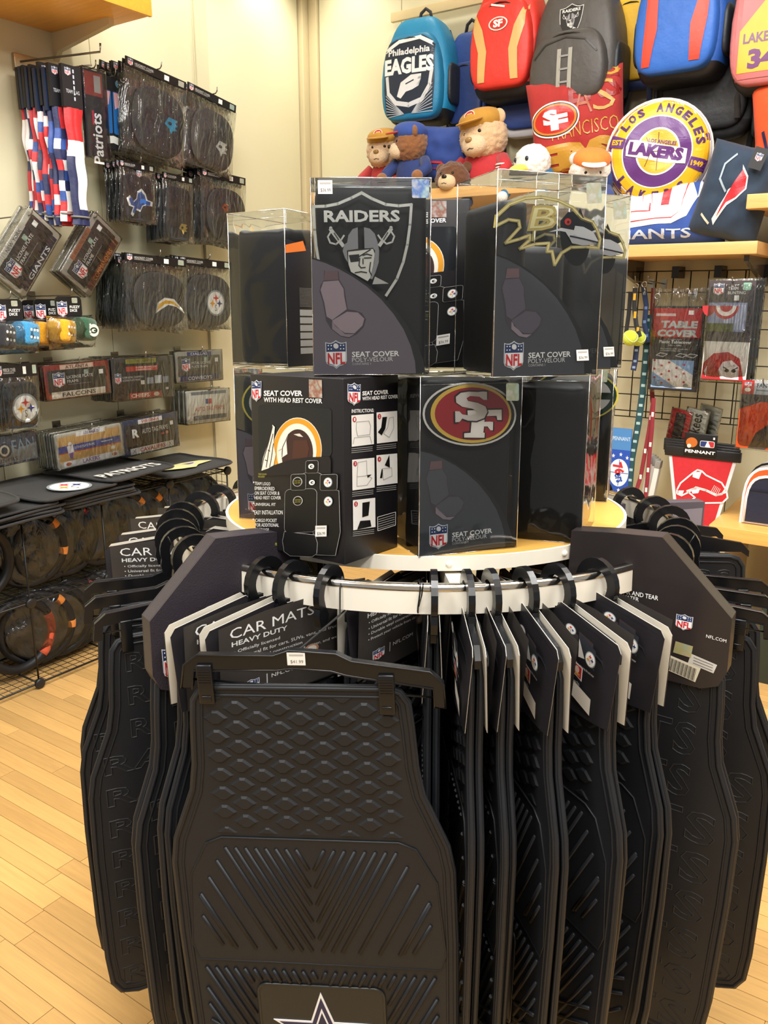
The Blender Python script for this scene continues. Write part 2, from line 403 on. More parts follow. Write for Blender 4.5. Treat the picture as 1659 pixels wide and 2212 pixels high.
part('panel', gbox(XL-.018, -2, 0, XL, .122, 3.42), WALL, wl)
part('standard_strip', gbox(XL, 3.146, 0, XL+.012, 3.225, 3.42), WALL, wl)
part('corner_post', gbev(XL-.018, 3.93, 0, XL+.03, YB, 3.42, .004), WALLD, wl)
wb = ob('wall_back', me('wall_back', gbox(XL-.1, YB+.018, 0, 2.6, YB+.12, 3.45), M('6f674f', 'wall')), kind='structure', label='cream panelled back wall')
xs = [-3.16, -2.62, -2.01, -1.42, -.81, -.2, .41, 1.02, 2.6]
for a, b_ in zip(xs[:-1], xs[1:]): part('panel', gbev(a+.002, YB, 0, b_-.002, YB+.018, 3.42, .0015), WALL, wb)
part('corner_post', gbev(XL+.03, YB-.02, 0, -3.162, YB+.018, 3.42, .004), WALLD, wb)
part('standard_strip', gbox(-1.46, YB-.012, 0, -1.40, YB, 2.62), WALLD, wb)
quad('ceiling', -3.4, -3, 4, 4.1, 3.45, M('e8e2d2', 'wall'), kind='structure', label='off-white ceiling')
ob('baseboard_left', me('baseboard_left', gbox(XL, -2, 0, XL+.012, 3.93, .1), M('cfc5a6', 'wall')), kind='structure', label='low painted baseboard')
# ================================================================ round floor rack (leans two degrees)
TILT = math.radians(2.0)
RCN = Fh*1.588+Rv*.0787+Zv*(CAMH-.397)
ry_ = Fh*math.cos(TILT)-Zv*math.sin(TILT); rz_ = Zv*math.cos(TILT)+Fh*math.sin(TILT)
RM = Matrix(((Rv.x, ry_.x, rz_.x, RCN.x), (Rv.y, ry_.y, rz_.y, RCN.y), (Rv.z, ry_.z, rz_.z, RCN.z), (0, 0, 0, 1)))
BASE = RM @ T(0, 0, -1.14); 
rack = thing('round_rack', T(RCN.x, RCN.y, 0), 'round floor rack with wooden top board and cream hanging rail in the middle', 'display rack')
RL = T(RCN.x, RCN.y, 0).inverted() @ RM
RD, RR, RTOP = .381, .474, -.013
part('top_board', glathe([(0, 0), (RD-.002, 0), (RD-.002, -.018), (0, -.018)], 96, False), M('d9a652', 'wood'), rack, RL)
part('edge_band', glathe([(RD-.003, .0015), (RD+.002, .0015), (RD+.002, -.021), (RD-.003, -.021), (RD-.003, .0015)], 96, False), M('ece6d6', 'gloss', .35), rack, RL)
bm_ = me('bolt', [xf(glathe([(0, .004), (.003, .004), (.0052, .002), (.006, 0)], 6), RY(PI/2))], M('efe9da', 'gloss', .3))
for k in range(12):
    a = math.radians(-87+30*k); ob('bolt', bm_, rack, RL @ RZ(a) @ T(RD+.002, 0, -.010))
rail = part('hanging_rail', glathe([(RR-.006, RTOP-.003), (RR-.006, RTOP-.043), (RR+.006, RTOP-.043), (RR+.006, RTOP-.003)], 120, False), M('efe8d8', 'gloss', .25), rack, RL)
part('chrome_edge', glathe([(RR-.007, RTOP-.006), (RR-.0055, RTOP), (RR+.0055, RTOP), (RR+.007, RTOP-.006), (RR+.0065, RTOP-.009)], 120, True), M('d8d4cc', 'chrome'), rack, RL)
for a in (34, 154, 274):
    part('rail_arm', gbox(.02, -.012, -.052, RR-.006, .012, -.026), M('ece6d6', 'gloss', .35), rack, RL @ RZ(math.radians(a)))
zt = -(RCN.z-.02)
part('post', glathe([(.0, -.02), (.028, -.02), (.028, zt), (0, zt)], 24), M('e4ddcb', 'gloss', .35), rack, RL)
for a in (10, 100, 190, 280): part('foot', gbox(.0, -.02, 0, .33, .02, .03), M('e4ddcb', 'gloss', .35), rack, RZ(math.radians(a)))

# ---------------------------------------------------------------- seat cover boxes
BW, BD, BH = .168, .125, .27
GRY = '5b545c'
def seat_art(A, tone='5b545c', seat='6d6069', sticker=True, lo=1):
    """lower quarter-round card with seat picture, shield and wording (coordinates of one crop)"""
    A.poly([(700, 640), (830, 680), (960, 740), (1100, 830), (1220, 930), (1320, 1040), (1400, 1150), (1460, 1270), (1500, 1390), (1515, 1488), (1440, 1488), (690, 1480)], '141416', lo)
    A.poly([(700, 652), (800, 682), (900, 726), (1000, 782), (1100, 852), (1200, 942), (1290, 1050), (1360, 1160), (1410, 1280), (1440, 1400), (1445, 1488), (692, 1480)], tone, lo+1)
    A.poly([(790, 730), (800, 745), (895, 740), (900, 800), (935, 860), (940, 900), (955, 1010), (1010, 1020), (1060, 1040), (1088, 1085), (1070, 1140), (1020, 1190), (960, 1218), (900, 1205), (830, 1150), (795, 1090), (775, 960), (752, 880), (760, 840), (785, 800)], '453d45', lo+2)
    A.poly([(795, 740), (890, 738), (892, 800), (785, 805)], '70585c', lo+3)
    A.poly([(782, 812), (892, 805), (928, 865), (932, 920), (948, 1010), (840, 1085), (800, 1060), (785, 960), (760, 870)], seat, lo+3)
    A.poly([(838, 1090), (950, 1028), (1030, 1035), (1075, 1080), (1060, 1130), (1000, 1185), (930, 1180), (860, 1130)], seat, lo+4)
    A.poly([(838, 1098), (930, 1188), (1000, 1190), (960, 1212), (900, 1200), (838, 1150)], '8c7f88', lo+4)
    A.shield(785, 1232, 940, 1440, lo+3)
    A.text('SEAT COVER', 978, 1318, 1325, 1358, WHT, lo+4, .02); A.text('POLY-VELOUR', 978, 1362, 1278, 1394, 'dcdcdc', lo+4); A.text('CONTAINS 1', 980, 1400, 1115, 1417, 'c8c8c8', lo+4)
RQ = [(705, 100), (1585, 105), (1540, 1500), (695, 1480)]
def emb(A, fn): fn(A)
def L_raiders(A):
    g = 'cdcdc8'
    A.line([(750, 665), (735, 560), (727, 450), (724, 292), (810, 290), (900, 274), (1000, 235), (1076, 200), (1150, 240), (1250, 280), (1345, 290), (1438, 282), (1425, 420), (1402, 560), (1370, 680), (1320, 800), (1240, 915)], 20, g, 2)
    A.text('RAIDERS', 797, 318, 1352, 400, 'd6d6d2', 3, .035)
    A.poly([(928, 600), (940, 555), (962, 540), (972, 490), (1005, 447), (1042, 436), (1042, 585), (960, 595), (965, 680), (945, 650)], '8b8c90', 3)
    A.poly([(1088, 436), (1130, 445), (1165, 480), (1185, 540), (1195, 600), (1190, 680), (1165, 750), (1140, 800), (1125, 795), (1155, 690), (1165, 600), (1150, 580), (1088, 582)], '8b8c90', 3)
    A.poly([(968, 602), (1040, 592), (1150, 585), (1162, 620), (1150, 700), (1125, 790), (1105, 812), (1040, 775), (985, 745), (968, 690)], 'd4d3cd', 3)
    A.poly([(972, 628), (1048, 622), (1045, 672), (985, 678)], '141414', 4); A.line([(1045, 640), (1130, 592)], 8, '141414', 4); A.line([(965, 600), (1150, 582)], 7, '1a1a1a', 4)
    for p in ([(1075, 630), (1105, 622), (1140, 632)], [(1085, 650), (1135, 648)], [(1052, 650), (1045, 700), (1060, 718), (1090, 715)], [(1015, 752), (1060, 745), (1100, 752)], [(1130, 680), (1120, 740), (1135, 770)], [(1075, 655), (1075, 690)]): A.line(p, 8, '1c1c1c', 5)
    A.poly([(1160, 780), (1260, 832), (1140, 835)], 'b9b9b5', 3)
    for s in (1, -1):
        X = lambda x: 1065+s*(x-1065) if s > 0 else 1065+(1065-x)
        A.line([(X(845), 450), (X(930), 560)], 26, g, 3); A.ell(X(845), 440, 12, 12, g, 3, 12)
        A.line([(X(850), 458), (X(822), 500), (X(838), 540), (X(880), 552), (X(920), 520), (X(940), 492)], 12, g, 4); A.line([(X(870), 475), (X(900), 520)], 10, '555555', 5)
def L_ravens(A, s=0):
    go = 'b8a560'; pale = 'd8cf9c'
    A.ell(1190, 560, 105, 190, '09090b', 1); 
    path = [(640, 452), (652, 380), (740, 305), (850, 268), (960, 265), (1080, 292), (1180, 345), (1245, 420), (1320, 450), (1352, 510)]
    low = [(640, 450), (730, 408), (800, 420), (805, 465), (705, 568), (800, 545), (872, 520), (868, 555), (800, 612), (905, 585), (1000, 582), (985, 640), (1020, 640), (1032, 735), (1085, 655), (1155, 618), (1260, 618), (1352, 632), (1368, 570), (1352, 510)]
    A.line(path, 26, go, 2); A.line(path, 8, pale, 3); A.line(low, 22, go, 2); A.line(low, 8, pale, 3)
    A.poly([(1090, 430), (1150, 370), (1210, 400), (1235, 350), (1260, 420), (1330, 450), (1345, 500), (1250, 540), (1120, 520), (1080, 560)], '0f0d16', 2)
    A.text('B', 850, 318, 1050, 492, go, 3, .05, slant=.3); A.text('B', 868, 335, 1035, 475, pale, 4, -.01, slant=.3)
    A.ell(1140, 440, 24, 24, 'c03028', 4, 16); A.ell(1142, 442, 9, 9, '201010', 5, 10)
    A.poly([(1000, 505), (1090, 480), (1180, 500), (1190, 470), (1250, 480), (1320, 520), (1350, 580), (1335, 600), (1250, 570), (1140, 545), (1120, 510), (1080, 500)], 'c6c6c8', 4)
    A.poly([(1140, 545), (1180, 530), (1280, 580), (1330, 605), (1240, 610), (1160, 590)], 'aeaeb2', 5); A.line([(1150, 540), (1250, 565), (1345, 592)], 10, '17151c', 6)
def L_49(A):
    A.ell(553, 338, 330, 208, 'dcdcd8', 2); A.ell(553, 338, 316, 195, '0f0f10', 3); A.ell(560, 335, 285, 192, 'd8b94c', 4); A.ell(566, 335, 262, 172, '9c1f26', 5)
    dk, lt = '17100f', 'cfc9c4'
    def F_(o, c, L):
        A.poly([(505-o, 462-o), (550-o, 458-o), (560-o, 350), (530-o, 345), (528-o, 312-o), (772+o, 304-o), (772+o, 372+o), (740, 372+o), (735-o, 345+o), (650+o, 348), (648+o, 385), (690, 383), (710+o, 385), (708+o, 440+o), (690, 440), (670, 415+o), (645+o, 415), (640+o, 455), (650+o, 458), (648+o, 490+o), (505-o, 490+o)], c, L)
    def S_(o, c, L):
        pts = [(665, 190), (665, 242), (640, 242), (610, 222), (545, 218), (520, 232), (530, 250), (600, 262), (655, 285), (668, 320), (645, 360), (590, 380), (530, 378), (490, 365), (470, 388), (442, 390), (440, 318), (470, 318), (490, 338), (545, 345), (590, 335), (595, 318), (560, 300), (490, 288), (448, 262), (445, 225), (480, 198), (540, 190), (600, 192), (635, 188)]
        cx = sum(p[0] for p in pts)/len(pts); cy = sum(p[1] for p in pts)/len(pts)
        A.poly([(cx+(x-cx)*(1+o/110), cy+(y-cy)*(1+o/95)) for x, y in pts], c, L)
    F_(9, dk, 6); F_(0, 'e9e6e0', 7); S_(9, dk, 8); S_(0, lt, 9)
def L_pack(A, cx, cy, rx, ry):
    A.ell(cx, cy, rx, ry, 'd8c850', 2); A.ell(cx, cy, rx*.955, ry*.955, '16301f', 3); A.ell(cx, cy, rx*.83, ry*.8, 'c9c7c4', 4); A.ell(cx-rx*.02, cy, rx*.52, ry*.42, '16301f', 5)
    A.rect(cx, cy-ry*.12, cx+rx*.85, cy+ry*.14, '16301f', 5); A.rect(cx, cy+ry*.14, cx+rx*.5, cy+ry*.3, 'c9c7c4', 6)
def tagart(A, x0, y0, x1, y1, L=8, txt='$36.99'):
    A.rect(x0, y0, x1, y1, 'eceae4', L); h = y1-y0; w_ = x1-x0; A.text(txt, x0+w_*.18, y0+h*.58, x1-w_*.12, y1-h*.12, '6c6c6c', L+1); A.rect(x0+w_*.12, y0+h*.14, x1-w_*.1, y0+h*.26, 'b5b3ae', L+1)
def case(parent, W=BW, D=BD, Hh=BH):
    e = .0006; P = [(x, y, z) for x in (0, W) for y in (0, D) for z in (0, Hh)]
    fl = [gbox(0, 0, 0, W, D, Hh)]; ed = []
    for i in range(8):
        for j in range(i+1, 8):
            if sum(abs(P[i][k]-P[j][k]) > 1e-6 for k in range(3)) == 1: ed.append(gtube([P[i], P[j]], e, 5))
    ed.append(gtube([(0, .004, Hh-.012), (W, .004, Hh-.012)], .0004, 4)); ed.append(gtube([(W*.5, 0, Hh+.0005), (W*.5, D, Hh+.0005)], .0004, 4))
    part('clear_case', fl, FILM, parent); part('case_edges', ed, FEDGE, parent)
def bundle(parent, W=BW, D=BD, Hh=BH, top=.02, seed=1, y0=.006, folds=5):
    hw, hd, hh = W/2-.0035, (D-y0)/2-.004, (Hh-top)/2-.002
    p = gsup(hw, hd, hh, .13, .2, 48, 28); v = []
    for q in p[0]:
        r = 1-.035*(.5+.5*math.cos(q[0]/hw*PI*folds*.5+seed))*(1 if abs(q[2]) < hh*.95 else .4)
        dz = .006*noise.noise(Vector((q[0]*30, q[1]*30, seed))) if q[2] > hh*.8 else 0
        dn = .0025*noise.noise(Vector((q[0]*14, q[1]*14+seed, q[2]*7)))
        v.append((q[0]*(1-.02*noise.noise(Vector((0, 0, q[2]*9+seed)))), q[1]*r+dn, q[2]+dz))
    part('fabric_cover', xf((v, p[1], True), T(W/2, y0+(D-y0)/2, hh+.003)), VEL, parent)
def rbox(name, a, b, c, ang, label, cat='seat cover', group=None):
    return thing(name, RM @ T(a, b, c) @ RZ(math.radians(ang)), label, cat, group)
def artY(A, name, parent, y=-.0004, x=0, z=0, **k): return A.build(name, parent, T(x, y, z) @ FRONT, **k)
GRP = 'boxed seat covers on the round rack'
# lower tier: cardboard box with arched emblem
CW, CDp = .184, .131
def carton(name, a, b, c, ang, label, side=True):
    t = rbox(name, a, b, c, ang, label, 'seat cover', GRP)
    part('carton', gbev(0, 0, 0, CW, CDp, BH, .0012), M('19171a', 'card'), t)
    A = Art(0, 0, 1, 1, CW, BH, quad=[(255, 175), (1030, 235), (1065, 1790), (325, 1590)])
    A.shield(275, 220, 362, 395, 2); A.text('SEAT COVER', 385, 308, 715, 352, WHT, 3, .03, dy=12); A.text('WITH HEAD REST COVER', 385, 362, 875, 400, WHT, 3, .02, dy=28)
    A.poly([(765, 232), (870, 240), (875, 385), (770, 375)], M('b07a6a', 'holo'), 3)
    A.poly([(335, 440), (350, 425), (380, 420), (930, 470), (948, 490), (955, 830), (940, 862), (420, 960), (375, 962), (350, 930)], M('202326', 'gloss', .12), 2)
    A.clip = [(330, 420), (950, 465), (946, 858), (380, 958), (345, 930)]
    A.ell(672, 810, 205, 275, 'e3ddd2', 3); A.ell(672, 810, 200, 268, 'e09a26', 4); A.ell(672, 815, 165, 232, 'ece7da', 5); A.ell(680, 830, 130, 200, '3a2220', 6)
    A.poly([(615, 655), (540, 720), (520, 800), (560, 780), (550, 860), (600, 830), (590, 720)], 'e8e4da', 7); A.line([(610, 665), (560, 770), (555, 850)], 5, '2a1c18', 8)
    A.poly([(650, 670), (700, 665), (730, 695), (690, 688)], 'd8d2c6', 7); A.poly([(650, 720), (760, 720), (780, 790), (765, 870), (640, 870)], '4a2a20', 7)
    A.poly([(470, 585), (490, 605), (485, 660), (480, 740), (500, 830), (480, 930), (370, 960), (390, 850), (430, 740), (455, 650)], 'ece6d8', 7)
    for p in ([(470, 600), (440, 720), (395, 860), (375, 950)], [(475, 660), (440, 800), (420, 930)], [(480, 740), (465, 850), (450, 930)], [(435, 790), (450, 800)], [(410, 870), (430, 880)]): A.line(p, 6, '241a16', 8)
    A.clip = None
    A.poly([(385, 968), (480, 920), (600, 885), (760, 862), (945, 862), (955, 900), (955, 1000), (385, 1000)], '19171a', 9)
    A.text('TEAM DESIGN\nINCLUDED', 352, 978, 425, 1012, 'b9b040', 10, 0, dy=4)
    for s, y0, y1, x1 in (('TEAM LOGO', 1042, 1078, 460), ('EMBROIDERED', 1082, 1120, 497), ('ON SEAT COVER &', 1122, 1160, 540), ('HEAD REST COVER', 1162, 1198, 552), ('UNIVERSAL FIT', 1218, 1252, 508), ('EASY INSTALLATION', 1282, 1326, 570), ('CARGO POCKET', 1352, 1390, 520), ('FOR ADDITIONAL', 1392, 1430, 538), ('STORAGE', 1430, 1462, 452)):
        A.text(s, 322 if y0 < 1300 else 332, y0+4, x1, y1-5, WHT, 10, .0, dy=12)
    for y in (1050, 1225, 1290, 1360): A.ell(312, y, 5, 7, WHT, 10, 8)
    A.text('BOX CONTAINS 1 SEAT COVER\nAND 1 HEAD REST COVER', 340, 1560, 525, 1618, 'b9b040', 10, 0, dy=14)
    gl = M('a9a7a6', 'card'); bk = M('0b0b0c', 'card')
    def blob(p, L=10):
        A.line(p, 7, gl, L, True); A.poly(p, bk, L+1)
    blob([(735, 1000), (760, 990), (860, 995), (885, 1010), (890, 1120), (1020, 1150), (1035, 1500), (1000, 1700), (850, 1690), (800, 1300), (740, 1140)])
    blob(rrect(590, 1125, 850, 1490, 40), 12); blob([(590, 1480), (575, 1560), (590, 1650), (640, 1690), (820, 1705), (855, 1680), (860, 1590), (840, 1520)], 12)
    blob(rrect(760, 892, 858, 992, 16), 12); blob(rrect(642, 1000, 762, 1130, 16), 14); blob(rrect(880, 1010, 1010, 1140, 16), 14)
    for x, y in ((808, 938), (815, 1072)): A.ell(x, y, 24, 22, WHT, 16, 16); A.ell(x+3, y, 13, 10, '0b0b0c', 17, 12); A.rect(x+2, y-3, x+20, y+5, WHT, 18)
    for x, y in ((942, 1075), (946, 1235)): A.steel(x, y, 34, 16, ry=42)
    for x, y in ((697, 1062), (702, 1222)): A.ell(x, y, 40, 40, 'c9c9c4', 16, 20); A.ell(x, y, 34, 35, '0b0b0c', 17, 20); A.text('YOUR TEAM\nLOGO HERE', x-26, y-14, x+26, y+14, 'a9a040', 18)
    tagart(A, 850, 1438, 940, 1532, 19, '$36.99')
    artY(A, 'printed_front', t)
    B = Art(0, 0, 1, 1, CDp, BH, quad=[(1030, 235), (1490, 180), (1495, 1640), (1065, 1790)])
    B.shield(1062, 262, 1165, 448, 2); B.text('SEAT COVER', 1178, 330, 1398, 365, WHT, 3, .03, dy=-22); B.text('WITH HEAD REST COVER', 1178, 375, 1482, 405, WHT, 3, .02, dy=-32); B.text('INSTRUCTIONS:', 1095, 478, 1275, 508, WHT, 3, .01, dy=-12)
    for n, (x, y) in enumerate(((1093, 520), (1297, 490), (1103, 885), (1300, 845), (1113, 1225))):
        x1, y1 = x+180, y+250; B.poly([(x, y+8), (x1, y-12), (x1+5, y1-10), (x+6, y1+15)], 'e6e4df', 3)
        B.ell(x+24, y+40, 15, 22, 'b0242a', 4, 16); B.text(str(n+1), x+18, y+28, x+29, y+52, WHT, 5)
        if n == 0:
            B.line([(x+40, y+60), (x+140, y+50), (x+155, y+90), (x+150, y+160), (x+50, y+175), (x+38, y+120)], 4, '9b9893', 4, True); B.line([(x+15, y+240), (x+25, y+190), (x+150, y+175), (x+165, y+230)], 4, '9b9893', 4)
        elif n == 1: B.poly([(x+50, y+45), (x+90, y+40), (x+75, y+140), (x+45, y+195), (x+12, y+170), (x+40, y+130)], '101010', 4); B.line([(x+110, y+50), (x+145, y+40), (x+150, y+130), (x+110, y+210), (x+60, y+180), (x+95, y+130)], 4, '9b9893', 4, True)
        elif n == 2: B.line([(x+45, y+30), (x+115, y+15), (x+120, y+140), (x+40, y+150)], 4, '9b9893', 4, True); B.line([(x+40, y+150), (x+40, y+230), (x+120, y+220), (x+160, y+160), (x+120, y+140)], 4, '9b9893', 4); B.poly([(x+120, y+135), (x+158, y+130), (x+125, y+160)], '101010', 4)
        elif n == 3: B.poly([(x+70, y+90), (x+110, y), (x+115, y+110)], '101010', 4); B.poly([(x+30, y+200), (x+45, y+120), (x+55, y+130), (x+50, y+200)], '101010', 4); B.line([(x+50, y+120), (x+130, y+110), (x+135, y+180), (x+60, y+215)], 4, '9b9893', 4, True)
        else: B.poly([(x+75, y+30), (x+135, y+20), (x+125, y+140), (x+75, y+155)], '101010', 4); B.poly([(x+35, y+260), (x+60, y+185), (x+140, y+180), (x+150, y+235)], '101010', 4)
        for j in range(3): B.line([(x+6, y1+32+j*16), (x1-8, y1+12+j*16)], 6, '8d8b88', 3)
    B.line([(1315, 1380), (1470, 1335), (1470, 1450), (1318, 1500)], 4, WHT, 3, True)
    for j in range(5): B.line([(1325, 1400+j*20), (1458, 1360+j*20)], 7, '8d8b88', 3)
    B.build('printed_side', t, T(CW+.0004, 0, 0) @ RZ(PI/2) @ FRONT)
    return t
carton('seat_cover_carton', -.283, -.315, .001, -36.9, 'black cardboard seat cover carton with orange and white arched emblem, overhanging the board edge')
carton('seat_cover_carton', -.123, -.165, .2745, -2, 'black cardboard seat cover carton in the upper tier, half hidden between the two clear boxes')
# clear boxes
def clearbox(a, b, c, ang, label, logo=None, quad=None, seat=True, tone='6a626c', top=.02, seed=1, price=None, holo=None, mx=None, y0=.012, lid=True, seatc='9c8c95'):
    t = rbox('seat_cover_box', a, b, c, ang, label, 'seat cover', GRP)
    case(t); bundle(t, top=top, seed=seed, y0=y0)
    if seat:
        A = Art(0, 0, 1, 1, BW, BH, quad=RQ); seat_art(A, tone, seatc); 
        artY(A, 'card_insert', t, .0028)
        if price: A = Art(0, 0, 1, 1, BW, BH, quad=RQ); tagart(A, *price); artY(A, 'price_sticker', t, -.0003)
    if logo:
        A = Art(0, 0, 1, 1, BW, BH, quad=quad, step=.0004); logo(A); artY(A, 'team_emblem', t, .0050)
    if holo:
        A = Art(0, 0, 1, 1, BW, BH, quad=quad or RQ); A.rect(*holo, M('6f8fd0' if seed == 2 else 'b9c4a0', 'holo'), 1, 12); artY(A, 'hologram_sticker', t, -.0003)
    return t
clearbox(-.026, -.383, .001, 20.6, 'clear seat cover box with red oval emblem, front of the lower tier', L_49, [(200, 98), (921, 77), (868, 1225), (194, 1306)], tone='42454b', seed=5, top=.008, holo=(798, 132, 892, 245), seatc='50525a')
b1 = clearbox(-.343, -.118, .001, -15, 'clear seat cover box with green and yellow oval emblem behind the black carton', lambda A: L_pack(A, 560, 1015-600, 400, 240), [(105, 130), (910, 130), (910, 1400), (105, 1400)], seed=6, top=.012)
b2 = clearbox(.205, .075, .001, -17, 'clear seat cover box with green oval emblem at the far right of the lower tier', lambda A: L_pack(A, 560, 415, 400, 240), [(105, 130), (910, 130), (910, 1400), (105, 1400)], seed=7, holo=(760, 160, 850, 290), tone='4a464b')
b3 = rbox('seat_cover_box', .238-BD*.936, -.304+BD*.351, .001, -20.6, 'clear box of folded black velour, side turned out, right of the red oval emblem box', 'seat cover', GRP)
case(b3, BD, BW); bundle(b3, BD, BW, top=.018, seed=3, folds=3)
b4 = clearbox(-.07, -.13, .001, 8, 'clear seat cover box at the centre of the lower tier, mostly hidden', seat=False, seed=8)
# upper tier
z2 = .2735
clearbox(-.181, -.374, z2, 1.5, 'clear seat cover box with silver pirate shield emblem, middle of the upper tier', L_raiders, RQ, seed=2, top=.005, price=(760, 120, 865, 212), holo=(1442, 112, 1568, 240))
t = rbox('seat_cover_box', -.354, -.06, z2, -31, 'clear box of folded black velour at the left end of the upper tier', 'seat cover', GRP)
case(t, BD, BW, .262); bundle(t, BD, BW, .262, top=.028, seed=4, folds=3)
A = Art(0, 0, 1, 1, BW, .262, quad=[(590, 380), (690, 380), (690, 1370), (590, 1370)])
A.poly([(590, 560), (640, 600), (670, 720), (690, 900), (690, 1370), (590, 1370)], '1b1c22', 2); A.poly([(590, 600), (620, 560), (625, 620), (590, 650)], 'c8682a', 3)
for j in range(6): A.rect(612, 1000+j*50, 640, 1040+j*50, 'a9a7a2', 3); A.rect(648, 1000+j*50, 676, 1040+j*50, 'a9a7a2', 3)
for j in range(14): A.rect(612, 860+j*9, 676, 864+j*9, '6c6a68', 3)
A.build('printed_side', t, T(BD+.0004, 0, 0) @ RZ(PI/2) @ FRONT)
RVQ = [(665, 65), (1435, 150), (1265, 1540), (570, 1530)]
def ravbox(a, b, c, ang, label, price):
    t = rbox('seat_cover_box', a, b, c, ang, label, 'seat cover', GRP)
    case(t)
    part('fabric_cover', [xf(gbev(-.022, -.058, 0, .022, .058, .232, .012), T(.03, .064, .003)), gbev(.05, .085, .003, .162, .121, .185, .012)], VEL, t)
    A = Art(0, 0, 1, 1, BW, BH, quad=RQ); seat_art(A, '44454b', '5a545e'); artY(A, 'card_insert', t, .0028)
    A = Art(0, 0, 1, 1, BW, BH, quad=RVQ, step=.0004); L_ravens(A); artY(A, 'team_emblem', t, .0045)
    A = Art(0, 0, 1, 1, BW, BH, quad=RVQ); tagart(A, 1135, 1350, 1218, 1430, 2); artY(A, 'price_sticker', t, -.0003); A = Art(0, 0, 1, 1, BW, BH, quad=RVQ); A.rect(1275, 185, 1385, 325, M('c9c7a8', 'holo'), 1, 12); artY(A, 'hologram_sticker', t, -.0003)
    return t
ravbox(.071, -.437, z2, 20, 'clear seat cover box with gold bird head emblem, front right of the upper tier', 1)
ravbox(.153, -.258, z2, 18, 'second clear box with gold bird head emblem, behind the first at the far right', 1)
# ================================================================ car mats on the rack
half = [(0, 0), (.118, 0), (.136, -.006), (.147, -.022), (.151, -.06), (.155, -.12), (.162, -.16), (.178, -.2), (.194, -.24), (.201, -.28), (.203, -.40), (.2, -.6), (.195, -.655), (.18, -.68), (.15, -.69)]
OUTL = half+[(0, -.69)]+[(-x, z) for x, z in half[:0:-1]]
def inset(poly, d):
    n = len(poly); r = []
    for i in range(n):
        a, p, b_ = Vector(poly[i-1]), Vector(poly[i]), Vector(poly[(i+1) % n]); t = (b_-a).normalized(); r.append((p.x+(-t.y)*-d*-1*-1, p.y+t.x*d*-1))
    return r
def ins(poly, d):
    cx, cz = 0, -.36; n = len(poly); r = []
    for i in range(n):
        a, p, b_ = Vector(poly[i-1]), Vector(poly[i]), Vector(poly[(i+1) % n]); t = (b_-a); t.normalize(); nn = Vector((t.y, -t.x))
        if nn.dot(Vector((cx, cz))-p) < 0: nn = -nn
        r.append((p.x+nn.x*d, p.y+nn.y*d))
    return r
body_mesh = me('mat_body', gext(OUTL, -.0025, .0025), RUB)
def loop(poly, y, r): return gtube([(x, y, z) for x, z in poly], r, 6, True)
rim_mesh = me('mat_rim', [loop(ins(OUTL, .004), -.0022, .0034), loop(ins(OUTL, .015), -.0022, .0022), loop(ins(OUTL, .0015), 0, .0036), loop(ins(OUTL, .004), .0022, .0034)], RUB)
def dia(w_, h_, hgt=.0022, k=.72):
    o = [(w_/2, 0), (w_*.12, h_/2), (-w_*.12, h_/2), (-w_/2, 0), (-w_*.12, -h_/2), (w_*.12, -h_/2)]
    v = [(x, 0, z) for x, z in o]+[(x*k, -hgt, z*k) for x, z in o]; n = 6
    return (v, [tuple(range(n, 2*n))[::-1][::-1]]+[(i, (i+1) % n, (i+1) % n+n, i+n) for i in range(n)], False)
def trib(w_, h_, up, hgt=.0018, k=.7):
    s = 1 if up else -1; o = [(-w_/2, 0), (w_/2, 0), (w_*.1, s*h_), (-w_*.1, s*h_)]; v = [(x, 0, z) for x, z in o]+[(x*k, -hgt, z*k+s*h_*.1) for x, z in o]
    return (v, [(4, 5, 6, 7)]+[(i, (i+1) % 4, (i+1) % 4+4, i+4) for i in range(4)], False)
DIA = me('diamond', dia(.036, .0215, .0026, .74), RUB); TRU = me('diamond', trib(.03, .009, False), RUB); TRD = me('diamond', trib(.03, .009, True), RUB)
dpos = []
for r_ in range(7):
    z = -.034-r_*.0292
    for k in range(4): dpos.append((DIA, -.087+k*.058, z))
    if r_ < 6:
        for k in range(5): dpos.append((DIA, -.116+k*.058, z-.0146))
for k in range(5): dpos.append((TRU, -.116+k*.058, -.016)); dpos.append((TRD, -.116+k*.058, -.228))
PANEL = [(-.125, -.236), (.125, -.236), (.148, -.246), (.176, -.3), (.186, -.42), (.178, -.448), (-.178, -.448), (-.186, -.42), (-.176, -.3), (-.148, -.246)]
ribs = []
for s in (-1, 1):
    for k in range(13):
        u = -.165+.0145*k; z0 = -.252 if u > -.125 else -.252-(-.125-u)*2.0; ln = .172-(z0+.252)*-1
        u1, z1 = u+.085*(ln/.172), z0-ln
        if u1 > -.004: f_ = (-.004-u)/(u1-u); u1, z1 = -.004, z0-ln*f_
        if z0-z1 > .012: ribs.append([(s*u, z0), (s*u1, z1)])
    ribs.append([(s*-.166, -.37), (s*-.14, -.42)]); ribs.append([(s*-.166, -.335), (s*-.125, -.42)])
    for k in range(12):
        u = -.17+.0145*k; z0 = -.462; ln = .2; u1, z1 = u+.1, z0-ln
        if u1 > -.004: f_ = (-.004-u)/.1; u1, z1 = -.004, z0-ln*f_
        if u1 > -.1 and z1 < -.482:
            fu = (-.1-u)/.1; fz = .02/ln
            f_ = max(fu, fz) if u < -.1 else fz
            if f_ < 1: u1, z1 = u+.1*f_, z0-ln*f_
        if z0-z1 > .01: ribs.append([(s*u, z0), (s*u1, z1)])
    for k in range(5): ribs.append([(s*-.172, -.5-k*.03), (s*-.172+s*.066*(1 if k < 4 else .6), -.5-k*.03-.13*(1 if k < 2 else .35))])
